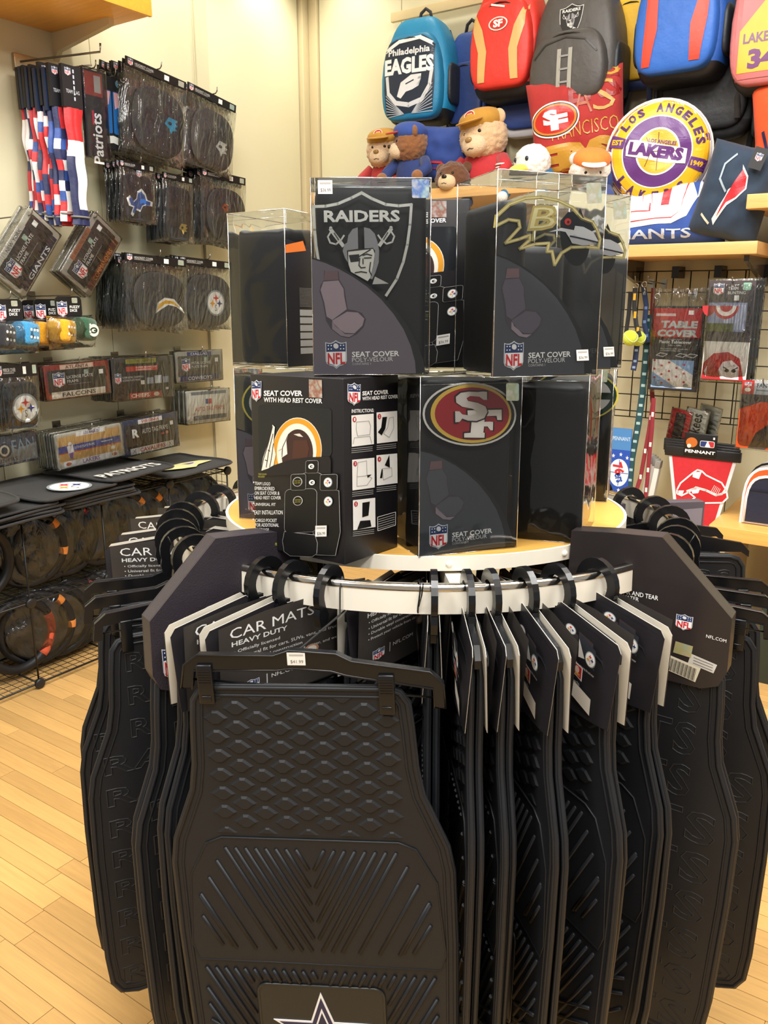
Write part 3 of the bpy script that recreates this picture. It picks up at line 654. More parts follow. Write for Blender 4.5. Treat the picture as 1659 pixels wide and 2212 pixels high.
RIBM = [me('rib', xf(gtube([(a[0], 0, a[1]), (b_[0], 0, b_[1])], [.003, .003], 6), T(0, 0, 0)), RUB) for a, b_ in ribs]
def mparts(m, mat):
    return ([mat @ v.co for v in m.vertices], [tuple(p.vertices) for p in m.polygons], False)
panel_mesh = me('rib_panel', [gext(PANEL, -.0038, -.0025), loop(PANEL, -.0034, .0016)], RUB)
tread_mesh = me('tread', [mparts(m, T(x, -.0025, z)) for m, x, z in dpos]+[mparts(m, T(0, -.0036, 0)) for m in RIBM], RUB)
INSERT = rrect(-.094, -.665, .094, -.487, .014)
ins_mesh = me('badge_plate', [gext(INSERT, -.0045, -.0025), loop(INSERT, -.004, .0022)], M('242422', 'gloss', .3))
def outline_text(s, size, depth=.0011):
    c = bpy.data.curves.new('t', 'FONT'); c.body = s; c.size = size; c.resolution_u = 2; c.fill_mode = 'NONE'; c.bevel_depth = depth; c.bevel_resolution = 0; c.offset = .006*size*3; c.space_character = 1.1
    o = bpy.data.objects.new('t', c); COL.objects.link(o); m = o.to_mesh()
    p = ([v.co.copy() for v in m.vertices], [tuple(q.vertices) for q in m.polygons], False); o.to_mesh_clear(); bpy.data.objects.remove(o); bpy.data.curves.remove(c); return p
def letter_mesh(word, size, pitch):
    L_ = []; p = outline_text(word, size); wd = max(v.x for v in p[0]); z = -.03
    k = 0
    while z > -.66:
        hw = (.128 if z > -.2 else .178); n = max(1, int(2*hw/wd))
        s = 2*hw/(n*wd*1.02)
        for i in range(n): L_.append(xf(p, T(-hw+i*wd*1.02*s, -.0024, z-size*.72) @ RX(PI/2) @ SC(s, 1, .8)))
        z -= pitch; k += 1
    return me('embossed_letters', L_, RUB)
LET1 = letter_mesh('COLTS', .075, .073); LET2 = letter_mesh('RAIDERS', .045, .06)
def add_mat(parent, y, kind, detail, flip=False, seed=0, badge=None):
    m = T(0, y, -.135-.002*seed) @ (RZ(PI) if flip else Matrix()) @ RY(math.radians(random.uniform(-.8, .8)))
    t = ob('mat', body_mesh, parent, m); ob('rim', rim_mesh, t)
    if kind == 'tread':
        ob('rib_panel', panel_mesh, t); ob('badge_plate', ins_mesh, t)
        if detail:
            for dm, x, z in dpos: ob('diamond', dm, t, T(x, -.0025, z))
            for rm in RIBM: ob('rib', rm, t, T(0, -.0036, 0))
        else: ob('tread', tread_mesh, t, kind='stuff')
    elif kind == 'letters': ob('embossed_letters', LET1, t, kind='stuff')
    elif kind == 'letters2': ob('embossed_letters', LET2, t, kind='stuff')
    return t
def arc(cx, cz, r, a0, a1, n=14): return [(cx+r*math.cos(math.radians(a0+(a1-a0)*i/n)), cz+r*math.sin(math.radians(a0+(a1-a0)*i/n))) for i in range(n+1)]
hook_poly = arc(0, -.020, .040, -25, 205)+arc(0, -.020, .024, 205, -10)+[(.020, -.036), (.012, -.05), (.016, -.064), (.036, -.062), (.040, -.046), (.038, -.034)]
hook_mesh = me('hanger_hook', gext(hook_poly, -.0048, .0048), PLAS)
bar_mesh = me('hanger_bar', [gext([(-.15, -.128), (-.14, -.112), (-.02, -.096), (.04, -.096), (.14, -.112), (.155, -.128), (.155, -.14), (.14, -.13), (-.14, -.13), (-.15, -.14)], -.004, .004)], PLAS)
card_poly = [(-.13, -.104), (-.03, -.092), (-.012, -.1), (.03, -.1), (.04, -.09), (.158, -.108), (.166, -.118), (.162, -.232), (.12, -.236), (-.13, -.236)]
CARDM = M('242226', 'card'); CWHITE = M('d8d2c4', 'card')
def flare(p, s_):     # the two leaves of the folded card open a little towards the bottom
    return ([(v[0], v[1]+s_*(.002+max(0, -.1-v[2])*.055), v[2]) for v in p[0]], p[1], p[2])
def densify(poly, n=5):
    r = []
    for i in range(len(poly)):
        a, b_ = poly[i], poly[(i+1) % len(poly)]
        for k in range(n): r.append((a[0]+(b_[0]-a[0])*k/n, a[1]+(b_[1]-a[1])*k/n))
    return r
def leaf(s_): return flare(gext(card_poly, s_*.0062, s_*.0068) if s_ > 0 else gext(card_poly, -.0068, -.0062), s_)
card_mesh = me('header_card', [leaf(-1), leaf(1)], CARDM)
lin_poly = [(x*.995, z+.0006) for x, z in card_poly]
fold_mesh = me('card_lining', [flare(gext(lin_poly, .0055, .0061), 1), flare(gext(lin_poly, -.0061, -.0055), -1)], CWHITE)
def card_front():
    A = Art(90, 190, 640, 620, .285, .146); A.poly([(94, 225), (240, 200), (600, 195), (636, 225), (636, 612), (94, 612)], '3d3936', .4)
    A.text('CAR MATS', 128, 238, 402, 284, 'f0f0ee', 1, .02, dy=0); A.text('HEAVY DUTY', 132, 298, 310, 320, 'e4e4e2', 1, .02)
    for k, (s, x1) in enumerate((('• Officially licensed', 285), ('• Universal fit for cars, SUVs, vans, and trucks', 500), ('• Durable vinyl construction', 360), ('• Protect your vehicle from dirt, water, and wear', 500))): A.text(s, 138, 338+k*28, x1, 356+k*28, 'e4e4e2', 1)
    A.shield(160, 495, 215, 552, 1); A.line([(240, 495), (240, 540)], 3, 'd8d8d8', 1); A.text('NFL.COM', 255, 502, 352, 520, 'e8e8e6', 1)
    A.ell(392, 450, 26, 26, 'b98a6a', 1, 20); A.ell(392, 450, 18, 18, 'e2d9cc', 2, 20)
    A.poly([(520, 215), (590, 225), (620, 320), (545, 300)], '4a3a42', 1); A.poly([(560, 345), (600, 345), (560, 400)], 'f0f0ee', 1)
    return A
def card_back():
    A = Art(300, 345, 1238, 765, .285, .146)
    for x0 in (870, 955, 1055): A.poly([(x0, 395), (x0+95, 415), (x0+95, 500), (x0, 475)], '3a3236', 1)
    A.poly([(1065, 405), (1170, 440), (1165, 530), (1055, 490)], '2c3038', 2); A.steel(1138, 488, 34, 3); A.poly([(1060, 425), (1100, 500), (1058, 505)], 'dcdad6', 3); A.steel(1000, 405, 36, 2, ry=22); A.poly([(920, 400), (945, 440), (925, 440)], 'dcdad6', 2)
    A.text('traps for scraping\ncleaning shoes', 960, 490, 1040, 512, 'cfcfcc', 2, dy=8); A.text('Deep edges trap dirt and water', 1045, 530, 1165, 545, 'cfcfcc', 2, dy=16)
    A.poly([(1020, 530), (1090, 545), (1085, 608), (1016, 585)], 'efe9e6', 1); A.poly([(1028, 537), (1084, 549), (1080, 600), (1024, 582)], 'b5232c', 2); A.ell(1054, 562, 15, 16, 'd8b8a8', 3, 14); A.text('CHIEFS', 1036, 572, 1074, 584, 'f0d060', 4, .02, dy=6)
    A.poly([(965, 520), (1012, 530), (1010, 580), (962, 566)], '6a7486', 1); A.text('Starter Mats', 1025, 612, 1072, 624, 'cfcfcc', 2, dy=6); A.text('Utility Mats', 962, 588, 1000, 600, 'cfcfcc', 2, dy=5)
    A.poly([(1020, 620), (1150, 660), (1145, 735), (1012, 690)], 'e9e5dc', 1)
    for k in range(7): A.line([(900, 560+k*11), (945, 568+k*11)], 4, '8d8b88', 1)
    return A
FR_M = card_front().build('tmp', None).data; BK_M = card_back().build('tmp', None).data
for o in [o for o in bpy.data.objects if o.name.startswith('tmp')]: bpy.data.objects.remove(o)
FR_M.name = 'printed_front'; BK_M.name = 'printed_back'
def ring_m(phi, psi=None, dr=0, swing=0):
    a = math.radians(phi); p = RM @ Vector(((RR+dr)*math.sin(a), -(RR+dr)*math.cos(a), RTOP))
    return T(*p) @ RZ(AZ+(a if psi is None else math.radians(psi))-PI/2) @ RY(math.radians(swing))
MG = 'car mat sets hanging round the rack rail'
def matset(phi, kind, label, tread='tread', dfront=False, dback=False, psi=None, swing=0, dx=0, card=True):
    psi = phi if psi is None else psi
    t = thing('car_mat_set', ring_m(phi, psi, 0, swing), label, 'car mats', MG)
    HK = RZ(math.radians(phi-psi)*.75); DZ = .06; D_ = T(dx, 0, DZ)
    if kind == 'card':
        ob('hanger_hook', hook_mesh, t, HK); ob('hanger_bar', bar_mesh, t, D_)
        if card:
            c = ob('header_card', card_mesh, t, D_); ob('card_lining', fold_mesh, t, D_)
            sh = Matrix.Shear('XY', 4, (0, 0))
            ob('printed_front', FR_M, c, T(.155, .0092, -.236) @ BACK @ RX(math.radians(3.1)) @ T(0, 0, .0079)); ob('printed_back', BK_M, c, T(-.130, -.0092, -.236) @ FRONT @ RX(math.radians(3.1)) @ T(0, 0, .0079))
        for m_ in (add_mat(t, -.0065, tread, dfront), add_mat(t, .0065, tread, dback, True, 1)): m_.location.x += dx; m_.location.z += DZ
    elif kind == 'clip':
        ob('hanger_hook', hook_mesh, t, HK); ob('clip_hanger', clip_mesh, t, T(0, 0, .012))
        for x in (-.115, .12): ob('clip', clipm, t, T(x, 0, .01))
        m1 = add_mat(t, 0, tread, False)
        m1.matrix_local = T(0, 0, -.136) @ (RZ(PI) if phi < 0 else Matrix())
    elif kind == 'box':
        hp = [(-.1, .037), (-.03, .045), (.04, .05), (.15, -.055), (.153, -.14), (.143, -.165), (.12, -.175), (-.1, -.175)]
        hs = hp
        s = ob('box_header', me('box_header', [gext(hs, -.014, .014)], M('302b32', 'leather') if phi < 0 else M('2a2626', 'gloss', .3)), t)
        ob('box_face', me('box_face', [gext(hs if phi > 0 else hp, -.017, -.0145)], M('302b32', 'leather') if phi < 0 else M('2c2727', 'gloss', .26)), t)
        ob('box_face', me('box_face', [gext(hp if phi < 0 else hs, .0145, .017)], M('302b32', 'leather') if phi < 0 else M('2c2727', 'gloss', .26)), t)
        if phi > 0:
            A = Art(950, 10, 1500, 625, .253, .225)
            A.text('AGAINST WEAR AND TEAR', 1040, 262, 1262, 282, WHT, 1, .01); A.text('S DIRT AND WATER', 1040, 286, 1200, 304, WHT, 1, .01); A.text('TER', 1040, 310, 1102, 326, WHT, 1, .01)
            A.poly(rrect(1165, 365, 1302, 452, 10), 'b7b4ae', 1); A.text('WARNING', 1180, 372, 1278, 388, '1a1a1a', 2, .03); A.line([(1178, 398), (1292, 402)], 3, '6a6866', 2); A.line([(1190, 416), (1285, 420)], 4, '8a8886', 2); A.line([(1190, 432), (1270, 436)], 4, '8a8886', 2)
            A.shield(1325, 318, 1378, 388, 1); A.text('NFL.COM', 1424, 384, 1486, 398, WHT, 1, .01, dy=4)
            A.poly([(1332, 442), (1388, 448), (1385, 500), (1328, 494)], M('e0d890', 'holo'), 2)
            A.poly([(1385, 482), (1468, 505), (1460, 545), (1378, 525)], 'c9c6c0', 1)
            for k in range(3): A.line([(1395, 496+k*12), (1455, 510+k*12)], 3, '77746f', 2)
            A.poly([(1315, 508), (1420, 535), (1408, 602), (1305, 575)], 'd8d2bc', 3)
            for k in range(22): x = 1322+k*4; A.line([(x, 520+k*1.1), (x-4, 574+k*1.1)], 1.4+(k*7 % 3)*.7, '1d1b18', 4)
            A.text('R', 1243, 472, 1282, 510, WHT, 1, .04); A.text('S', 1243, 515, 1276, 540, WHT, 1); A.text('ET', 1240, 545, 1275, 558, WHT, 1, .02)
            A.build('printed_back', t, T(-.1, -.0174, -.175) @ FRONT)
        else:
            A = Art(0, 0, 31, 22, .313, .225); A.shield(1.6, 14.5, 4.4, 20, 1); A.build('printed_front', t, T(.153, .0174, -.175) @ BACK)
        add_mat(t, -.008, tread, False); add_mat(t, .008, tread, False, True, 1)
    return t
# hanger with a long bar and two clips
cl_poly = [(-.172, -.148), (-.168, -.118), (-.15, -.104), (-.05, -.098), (-.03, -.09), (.03, -.09), (.05, -.098), (.15, -.104), (.168, -.118), (.172, -.148), (.158, -.148), (.155, -.124), (.045, -.116), (.025, -.112), (-.025, -.112), (-.045, -.116), (-.155, -.124), (-.158, -.148)]
clip_mesh = me('clip_hanger', [gext(cl_poly, -.006, .006), loop(cl_poly, -.006, .0014), gtube([(-.165, 0, -.138), (.165, 0, -.138)], .0014, 6)], [PLAS])
clipm = me('clip', [gbev(-.0095, -.011, -.172, .0095, .008, -.118, .002), gbev(-.006, -.0125, -.168, .006, -.0105, -.16, .001)]+[gbox(-.0075, -.0118, -.126-k*.0035, .0075, -.0108, -.1245-k*.0035) for k in range(6)], PLAS)
for ph, ps, dx, lb in ((-33, -48, .0, 'car mat set with white-lettered dark card, upper of the two at the front left'), (-27, -50, -.015, 'car mat set with torn white-lettered card, lower of the two at the front left'), (-19.5, -40, -.19, 'car mat set on the hook just left of the cord that ties the front mat')):
    matset(ph, 'card', lb, 'tread', psi=ps, dx=dx, swing=1)
for ph, ps, dx, lb, d in ((-1, -2, -.13, 'car mat set seen edge-on, directly right of the tied front mat', False), (4.8, 3.0, -.05, 'car mat set seen edge-on, second hook right of the tied front mat', False), (9.0, 8, -.05, 'car mat set seen edge-on, third hook right of the tied front mat', False), (15.2, 14, -.03, 'car mat set with narrow slanting card, fourth hook right of front mat', True), (21.6, 28, -.02, 'car mat set with blank white box on card, fifth hook right of front mat', True), (30.5, 36, -.035, 'car mat set whose card overlaps the glossy box header on the right', True)):
    matset(ph, 'card', lb, 'tread', d, False, psi=ps, dx=dx, swing=2)
matset(-40, 'box', 'car mat set with large leather-look angular box header, front left of the rack', 'letters2', psi=-55, swing=1)
matset(41, 'box', 'car mat set with large glossy black box header carrying a barcode and warning label', 'letters', psi=58, swing=1)
for ph, lb in ((-56, 'black car mat on a clip hanger beside the leather-look box header'), (-64, 'black car mat with embossed lettering on the left side of the rack, second clip hanger'), (-72, 'leftmost black car mat on a clip hanger')): matset(ph, 'clip', lb, 'letters2' if ph != -72 else 'tread', psi=ph*1.13, dx=-.02)
for ph, lb in ((57, 'black lettered car mat just behind the glossy box header'), (65, 'black car mat on clip hanger, second behind the glossy box header'), (73, 'rightmost black car mat on a clip hanger')): matset(ph, 'clip', lb, 'letters' if ph == 57 else 'letters2', psi=ph*1.12, dx=-.02)
for ph, lb in ((-82, 'car mat set with dark lettered header card at the far left, nearer one'), (-90, 'car mat set with dark lettered header card at the far left, farther one')): matset(ph, 'card', lb, 'letters2', psi=ph*1.02, dx=-.03)
for kk, ph in enumerate((-103, -113, -124, -138, 86, 97, 109, 121, 136)): matset(ph, 'card', 'car mat set on the back %s of the round rail, %s from the %s end' % (('left', ORD[kk], 'left') if ph < 0 else ('right', ORD[kk-4], 'right')), 'letters2', card=ph in (-103, -113, -138, 109))
# the tied front mat
p0 = RM @ Vector((-.198, -.588, 0)); 
fm = thing('car_mat', T(p0.x, p0.y, 1.193) @ RZ(AZ-math.radians(6)) @ RY(math.radians(-2.2)) @ RX(math.radians(1.5)), 'black ribbed car mat with white star badge on a clip hanger, facing front', 'car mats', MG)
fb = add_mat(fm, 0, 'tread', True)
fb.matrix_local = T(0, 0, -.148)
ob('clip_hanger', clip_mesh, fm, T(.03, 0, .002) @ RY(math.radians(4)) @ SC(1.02, 1, 1.12))
for x in (-.122, .118): ob('clip', clipm, fm, T(x, 0, .002-x*.05) @ SC(1.1, 1, 1.05))
A = Art(-1, -1, 1, 1, .16, .16)
def star(r, c, L): A.poly([(r*(1 if k % 2 == 0 else .382)*math.sin(PI*k/5), -r*(1 if k % 2 == 0 else .382)*math.cos(PI*k/5)) for k in range(10)], c, L, .0008)
star(.98, 'e8e8ea', 1); star(.86, '242448', 2); star(.62, 'e8e8ea', 3); star(.52, '1d2040', 4)
A.build('star_badge', fm, T(-.08, -.0048, -.148-.655) @ FRONT)
A = Art(0, 0, 110, 62, .024, .018); tagart(A, 0, 0, 110, 62, 1, '$41.99'); A.build('price_sticker', fm, T(-.01, -.0068, -.116) @ FRONT)
q0 = RM @ Vector(((RR)*math.sin(math.radians(-17)), -(RR)*math.cos(math.radians(-17)), RTOP)); hp_ = fm.matrix_local @ Vector((0, 0, -.09)) if False else T(p0.x, p0.y, 1.193) @ RZ(AZ-math.radians(6)) @ Vector((.005, 0, -.1))
inv = (T(p0.x, p0.y, 1.193) @ RZ(AZ-math.radians(6)) @ RY(math.radians(-2.2)) @ RX(math.radians(1.5))).inverted()
od = (RM.to_3x3() @ Vector((math.sin(math.radians(-17)), -math.cos(math.radians(-17)), 0)))
cordp = [hp_, q0+od*.012-Zv*.05, q0+od*.010-Zv*.01, q0+Zv*.004, q0-od*.010-Zv*.01, q0-od*.008-Zv*.05, hp_-od*.006]
part('tie_cord', gtube([inv @ p for p in cordp], .0013, 6), M('151515', 'fabric'), fm)
A_ = RM @ Vector((RR*math.sin(math.radians(-4)), -RR*math.cos(math.radians(-4)), RTOP))
def tie(phi, label):
    a = math.radians(phi); m = RM @ RZ(a-PI/2) @ T(RR, 0, RTOP)
    t = thing('cable_tie', m, label, 'cable tie'); part('loop', gtube([(.009, .001*math.sin(k), -.0215+0) if False else (.0095*math.cos(k*PI/8), .0015*math.sin(k*PI/4), -.021+.025*math.sin(k*PI/8)) for k in range(16)], .0012, 5, True), M('121212', 'gloss'), t); part('tail', gtube([(.0095, 0, -.03), (.02, .004, -.01), (.03, .006, .01)], .001, 5), M('121212', 'gloss'), t)
tie(-3.5, 'thin black cable tie round the front of the cream rail')
tie(-62, 'thin black cable tie round the left of the cream rail')
tie(63, 'thin black cable tie round the right of the cream rail')
# ================================================================ left wall: hanging goods
def LWm(px, py, off, roll=0):
    p = onp(px, py, 0, XL+off); return T(*p) @ RZ(PI/2) @ RY(math.radians(roll))
def span(x0, y0, x1, y1, off):
    ym, xm = (y0+y1)/2, (x0+x1)/2; W = onp(x1, ym, 0, XL+off).y-onp(x0, ym, 0, XL+off).y; Hh = onp(xm, y0, 0, XL+off).z-onp(xm, y1, 0, XL+off).z; return W, Hh
HOOK = M('8d8a84', 'chrome', .3)
def hookw(px, py, off, label, tip=.0):
    p = onp(px, py, 0, XL+off); t = thing('peg_hook', T(XL, p.y, p.z) @ RZ(PI/2), label, 'hook', 'wall hooks')
    part('wire', gtube([(0, 0, .0), (0, -off-.02, .004), (0, -off-.03, .012), (0, -off-.032, .03)], .0028, 6), HOOK, t); part('back_plate', gbox(-.02, -.004, -.02, .02, 0, .02), HOOK, t)
def pile(rect, off, n, sp, build, lab, cat, group, roll=0, hookl=None, behind=None, jit=1.0):
    x0, y0, x1, y1 = rect; W, Hh = span(x0, y0, x1, y1, off); xm = (x0+x1)/2; m = LWm(xm, y0, off, roll)
    root = thing(lab[0], m, lab[1], cat, group); build(root, W, Hh)
    rr = random.Random(int(x0*7+y0))
    for i in range(1, n):
        d = m @ T(rr.uniform(-.006, .006)*jit, i*sp, rr.uniform(-.008, .004)*jit) @ RY(math.radians(rr.uniform(-3, 3)*jit)) @ RZ(math.radians(rr.uniform(-3, 3)*jit))
        dup(root, d, behind+', '+ORD[i]+' from the front', group)
    if hookl: hookw(xm, y0+2, off, hookl)
    return root
def head_art(W, hh, s='HEADREST COVER', shield=True):
    A = Art(0, 0, 100, 12, W, hh)
    if shield: A.shield(3, 1, 11, 11, 1)
    A.text(s, 14, 4, 44, 7.5, 'c9c9c6', 1); A.rect(14, 8, 40, 9, '8a8a88', 1); A.rect(62, 3, 70, 10, 'efefec', 1); A.rect(86, 2, 96, 10, M('c0d8c8', 'holo'), 1, 1)
    return A
def bag(content='3a393b', shape='head', emblem=None, dep=.022, headtxt='HEADREST COVER', hh=.034):
    def f(t, W, Hh):
        part('header', gbox(-W/2, -.003, -hh, W/2, .003, 0), BLK, t)
        head_art(W, hh, headtxt).build('printed_header', t, T(-W/2, -.0034, -hh) @ FRONT)
        cx, cz = W*.06, -hh-(Hh-hh)*.54
        if shape == 'head': c = xf(gsup(W*.44, dep*.36, (Hh-hh)*.42, .75, .6, 24, 14), T(cx, 0, cz))
        else: c = xf(gsup(W*.4, dep*.42, (Hh-hh)*.44, .35, .45, 24, 14), T(0, 0, cz))
        part('cover', c, M(content, 'fabric'), t)
        part('clear_bag', xf(gpillow(W*1.05, (Hh-hh)*1.02, dep*1.25, 12, .2, False, .006, W*40), T(0, 0, -hh-(Hh-hh)*.5)), CRINK, t)
        if emblem:
            A = Art(0, 0, 100, 100*(Hh/W), W, Hh); emblem(A, 100*Hh/W); A.build('emblem', t, T(-W/2, -dep*.45, -Hh) @ FRONT)
    return f
def e_bird(c, x=.72, y=.62, s=13):
    def f(A, h):
        cx, cy = 100*x, h*y
        A.poly([(cx-s, cy), (cx-s*.4, cy-s*.9), (cx+s, cy-s*.8), (cx+s*.6, cy-s*.4), (cx+s*1.1, cy-s*.2), (cx+s*.6, cy+s*.1), (cx+s, cy+s*.4), (cx+s*.3, cy+s*.5), (cx, cy+s), (cx-s*.3, cy+s*.4)], c, 1); A.ell(cx-s*.2, cy-s*.2, s*.3, s*.2, '333333', 2, 10)
    return f
def e_arc(A, h):
    cx, cy = 66, h*.72
    A.poly([(cx-22, cy+6), (cx-18, cy-8), (cx-6, cy-15), (cx+10, cy-14), (cx+24, cy-2), (cx+28, cy+4), (cx+14, cy-4), (cx, cy-6), (cx-12, cy)], 'f0f0ee', 1); A.poly([(cx-19, cy+2), (cx-15, cy-7), (cx-4, cy-12), (cx+9, cy-11), (cx+20, cy-3), (cx+6, cy-8), (cx-6, cy-7)], 'e0b030', 2)
def e_steel(x, y, r):
    def f(A, h): A.steel(x*100, y*h, r, 1)
    return f
def e_lion(A, h):
    A.shield(46, h*.12, 60, h*.24, 1)
    p = [(14, .62), (24, .56), (30, .68), (42, .6), (46, .48), (58, .42), (70, .5), (74, .6), (90, .62), (88, .7), (70, .69), (60, .72), (52, .82), (40, .8), (30, .92), (24, .88), (32, .76), (20, .74)]
    A.poly([(x, y*h) for x, y in p], 'e6e6e6', 1); A.poly([(52+(x-52)*.82, (.66+(y-.66)*.8)*h) for x, y in p], '2d5aa0', 2)
G1 = 'bagged covers on the left wall'
BH_ = 'clear-bagged cover on '
pile((275, 150, 402, 342), .25, 8, .026, bag('3b3d42', 'head', e_bird('38a0c8', .74, .58, 11)), ('bagged_cover', 'clear-bagged dark headrest cover with small turquoise emblem, top row of left wall'), 'headrest cover', G1, 7, 'wire hook carrying the turquoise-emblem bags', BH_+'the turquoise-emblem hook')
pile((408, 203, 510, 372), .21, 6, .028, bag('5c5a5a', 'head', e_bird('d8d8d4', .72, .66, 12)), ('bagged_cover', 'clear-bagged grey headrest cover with white bird emblem, top row nearest the corner'), 'headrest cover', G1, 9, 'wire hook carrying the white-bird bags', BH_+'the white-bird hook')
pile((258, 352, 332, 480), .20, 4, .03, bag('2c2a30', 'flat', e_lion, .014, 'MIRROR COVER', .026), ('bagged_cover', 'dark packet with blue lion emblem in the second row'), 'cover pack', G1, 2, 'wire hook carrying the blue-lion packets', BH_+'the blue-lion hook')
pile((352, 378, 416, 522), .19, 5, .034, bag('303338', 'flat', e_bird('b09a58', .6, .8, 14), .02, 'COVER', .026), ('bagged_cover', 'narrow dark packet with gold bird emblem in the second row'), 'cover pack', G1, 3, 'wire hook carrying the gold-bird packets', BH_+'the gold-bird hook')
pile((436, 374, 530, 526), .19, 5, .03, bag('4c4c50', 'head', e_bird('b05a38', .5, .5, 8)), ('bagged_cover', 'clear-bagged headrest cover in the second row, partly behind a seat cover box'), 'headrest cover', G1, 3, 'wire hook at the right end of the second row', BH_+'the right hook of the second row')
pile((272, 553, 402, 712), .25, 8, .026, bag('4a4b4e', 'head', e_arc), ('bagged_cover', 'clear-bagged headrest cover with yellow lightning-arc emblem, third row'), 'headrest cover', G1, 3, 'wire hook carrying the lightning-arc bags', BH_+'the lightning-arc hook')
pile((388, 560, 500, 710), .21, 5, .03, bag('4e5054', 'head', e_steel(.66, .62, 18)), ('bagged_cover', 'clear-bagged grey headrest cover with round three-star emblem, third row'), 'headrest cover', G1, 3, 'wire hook carrying the third-row round-emblem bags', BH_+'the third-row round-emblem hook')
pile((-8, 785, 80, 928), .22, 4, .03, bag('23262a', 'flat', e_steel(.58, .68, 33), .024, 'MIRROR COVER', .05), ('bagged_cover', 'clear-bagged black mirror cover with large round three-star emblem at the left edge'), 'mirror cover', G1, 1, 'wire hook at the left edge', BH_+'the left-edge hook')
# ---- licence plate frames
def plate(frame, fn, inner='1b1b1d', th=.011, film=True):
    def f(t, W, Hh):
        o = rrect(-W/2, -Hh, W/2, 0, .012); i_ = rrect(-W/2+.014, -Hh+.026, W/2-.014, -.022, .008); n = len(o)
        v = [(x, y, z) for y in (-th/2, th/2) for x, z in o]+[(x, y, z) for y in (-th/2, th/2) for x, z in i_]; F = []
        for k in range(n):
            j = (k+1) % n; F += [(k, j, 2*n+j, 2*n+k), (n+k, 3*n+k, 3*n+j, n+j), (k, n+k, n+j, j), (2*n+k, 2*n+j, 3*n+j, 3*n+k)]
        part('frame', (v, F, False), M(frame, 'gloss'), t); part('insert', gbox(-W/2+.01, -.002, -Hh+.02, W/2-.01, .002, -.016), M(inner, 'card'), t)
        A = Art(0, 0, 100, 52, W, Hh); fn(A); A.build('print', t, T(-W/2, -th/2-.0006, -Hh) @ FRONT)
        if film: part('clear_bag', gbev(-W/2-.004, -th/2-.004, -Hh-.004, W/2+.004, th/2+.003, .004, .003), CRINK, t)
    return f
def p_std(top, bot, tc, bc, bg, tg=None, mid='LICENSE PLATE\nFRAME', shield=True):
    def f(A):
        A.rect(24, 1, 76, 8, tg or bg, 1); A.text(top, 32, 2.2, 68, 7, tc, 2, .01); A.rect(8, 41, 92, 51, bg, 1); A.text(bot, 24, 43, 76, 49.4, bc, 2, .015)
        if shield: A.shield(12, 11, 30, 35, 1)
        A.text(mid, 33, 18, 74, 29, 'e4e4e2', 1, .01); A.rect(34, 31, 70, 32, '77777a', 1); A.rect(84, 13, 91, 20, 'efefec', 1); A.rect(60, 11, 67, 18, M('a8c8b8', 'holo'), 1, 1)
    return f
G2 = 'licence plate frames on the left wall'
def behindp(s): return 'packed licence plate frame stacked behind the '+s+' one'
pile((93, 784, 233, 857), .19, 11, .0135, plate('8c2a26', p_std('ATLANTA', 'FALCONS', '3a2a26', '222222', 'e9e6e0', 'd8b8a8')), ('plate_frame', 'red licence plate frame with black lettering on white, front of its stack'), 'plate frame', G2, -1, 'wire hook carrying the red plate frames', behindp('red'), .3)
def p_chiefs(A):
    A.rect(22, 2, 72, 7.5, '8c8a30', 1); A.text('TWO TIME CHAMPIONS', 25, 3, 69, 6.5, '3a3a20', 2, .02); A.rect(22, 11, 74, 17, 'b5382e', 1); A.text('SUPER BOWL LIV\nCHAMPIONS', 38, 11.5, 72, 16.5, 'f0f0ec', 2, .02); A.shield(4, 18, 14, 32, 1)
    A.text('SUPER BOWL CHAMPIONS\nLICENSE PLATE FRAME', 16, 23, 50, 29, 'd8d8d6', 1); A.rect(55, 26, 66, 34, '9aa4b4', 1); A.rect(68, 24, 80, 34, 'c4ccd4', 1); A.rect(82, 26, 92, 34, '8a94a8', 1); A.rect(45, 29, 51, 34, 'efefec', 1); A.rect(25, 44, 78, 51, 'c03030', 1); A.text('CHIEFS', 28, 45, 58, 50, 'f6f6f2', 2, .03); A.ell(70, 47.5, 5, 2.6, 'f0f0ec', 2, 14); A.rect(86, 40, 91, 43, 'efefec', 1)
pile((240, 771, 372, 861), .19, 11, .0135, plate('3a3a3c', p_chiefs), ('plate_frame', 'dark licence plate frame with yellow and red banners, front of its stack'), 'plate frame', G2, 1, 'wire hook carrying the yellow-banner plate frames', behindp('yellow-bannered'), .3)
pile((378, 758, 478, 823), .15, 3, .014, plate('a8a69e', p_std('DALLAS', 'COWBOYS', 'e8e8ea', 'f4f4f4', '2d3f78', '2d3f78', 'METAL LICENSE\nPLATE FRAME'), '5e5b52'), ('plate_frame', 'silver licence plate frame with blue lettered bars'), 'plate frame', G2, 1, 'wire hook carrying the silver plate frames', behindp('silver'), .3)
def p_auto(A):
    A.rect(4, 4, 96, 48, 'd8d6ce', 1); A.rect(10, 2, 92, 7, '7a8088', 2); A.rect(43, 14, 49, 22, '2a3f80', 2); A.rect(50, 14, 57, 22, 'c03838', 2); A.text('AUTO TAG FRAME', 18, 26, 88, 33, 'b8352e', 2, .03); A.rect(14, 40, 92, 47, '56606e', 2); A.text('METS', 18, 41, 34, 46, 'd8d8d8', 3, .02)
pile((402, 842, 494, 912), .17, 7, .017, plate('c9c7bf', p_auto, 'c9c7bf', .012), ('plate_frame', 'pale clear-cased auto tag frame with red lettering, front of its stack'), 'plate frame', G2, 2, 'wire hook carrying the pale tag frames', behindp('pale tag'), .3)
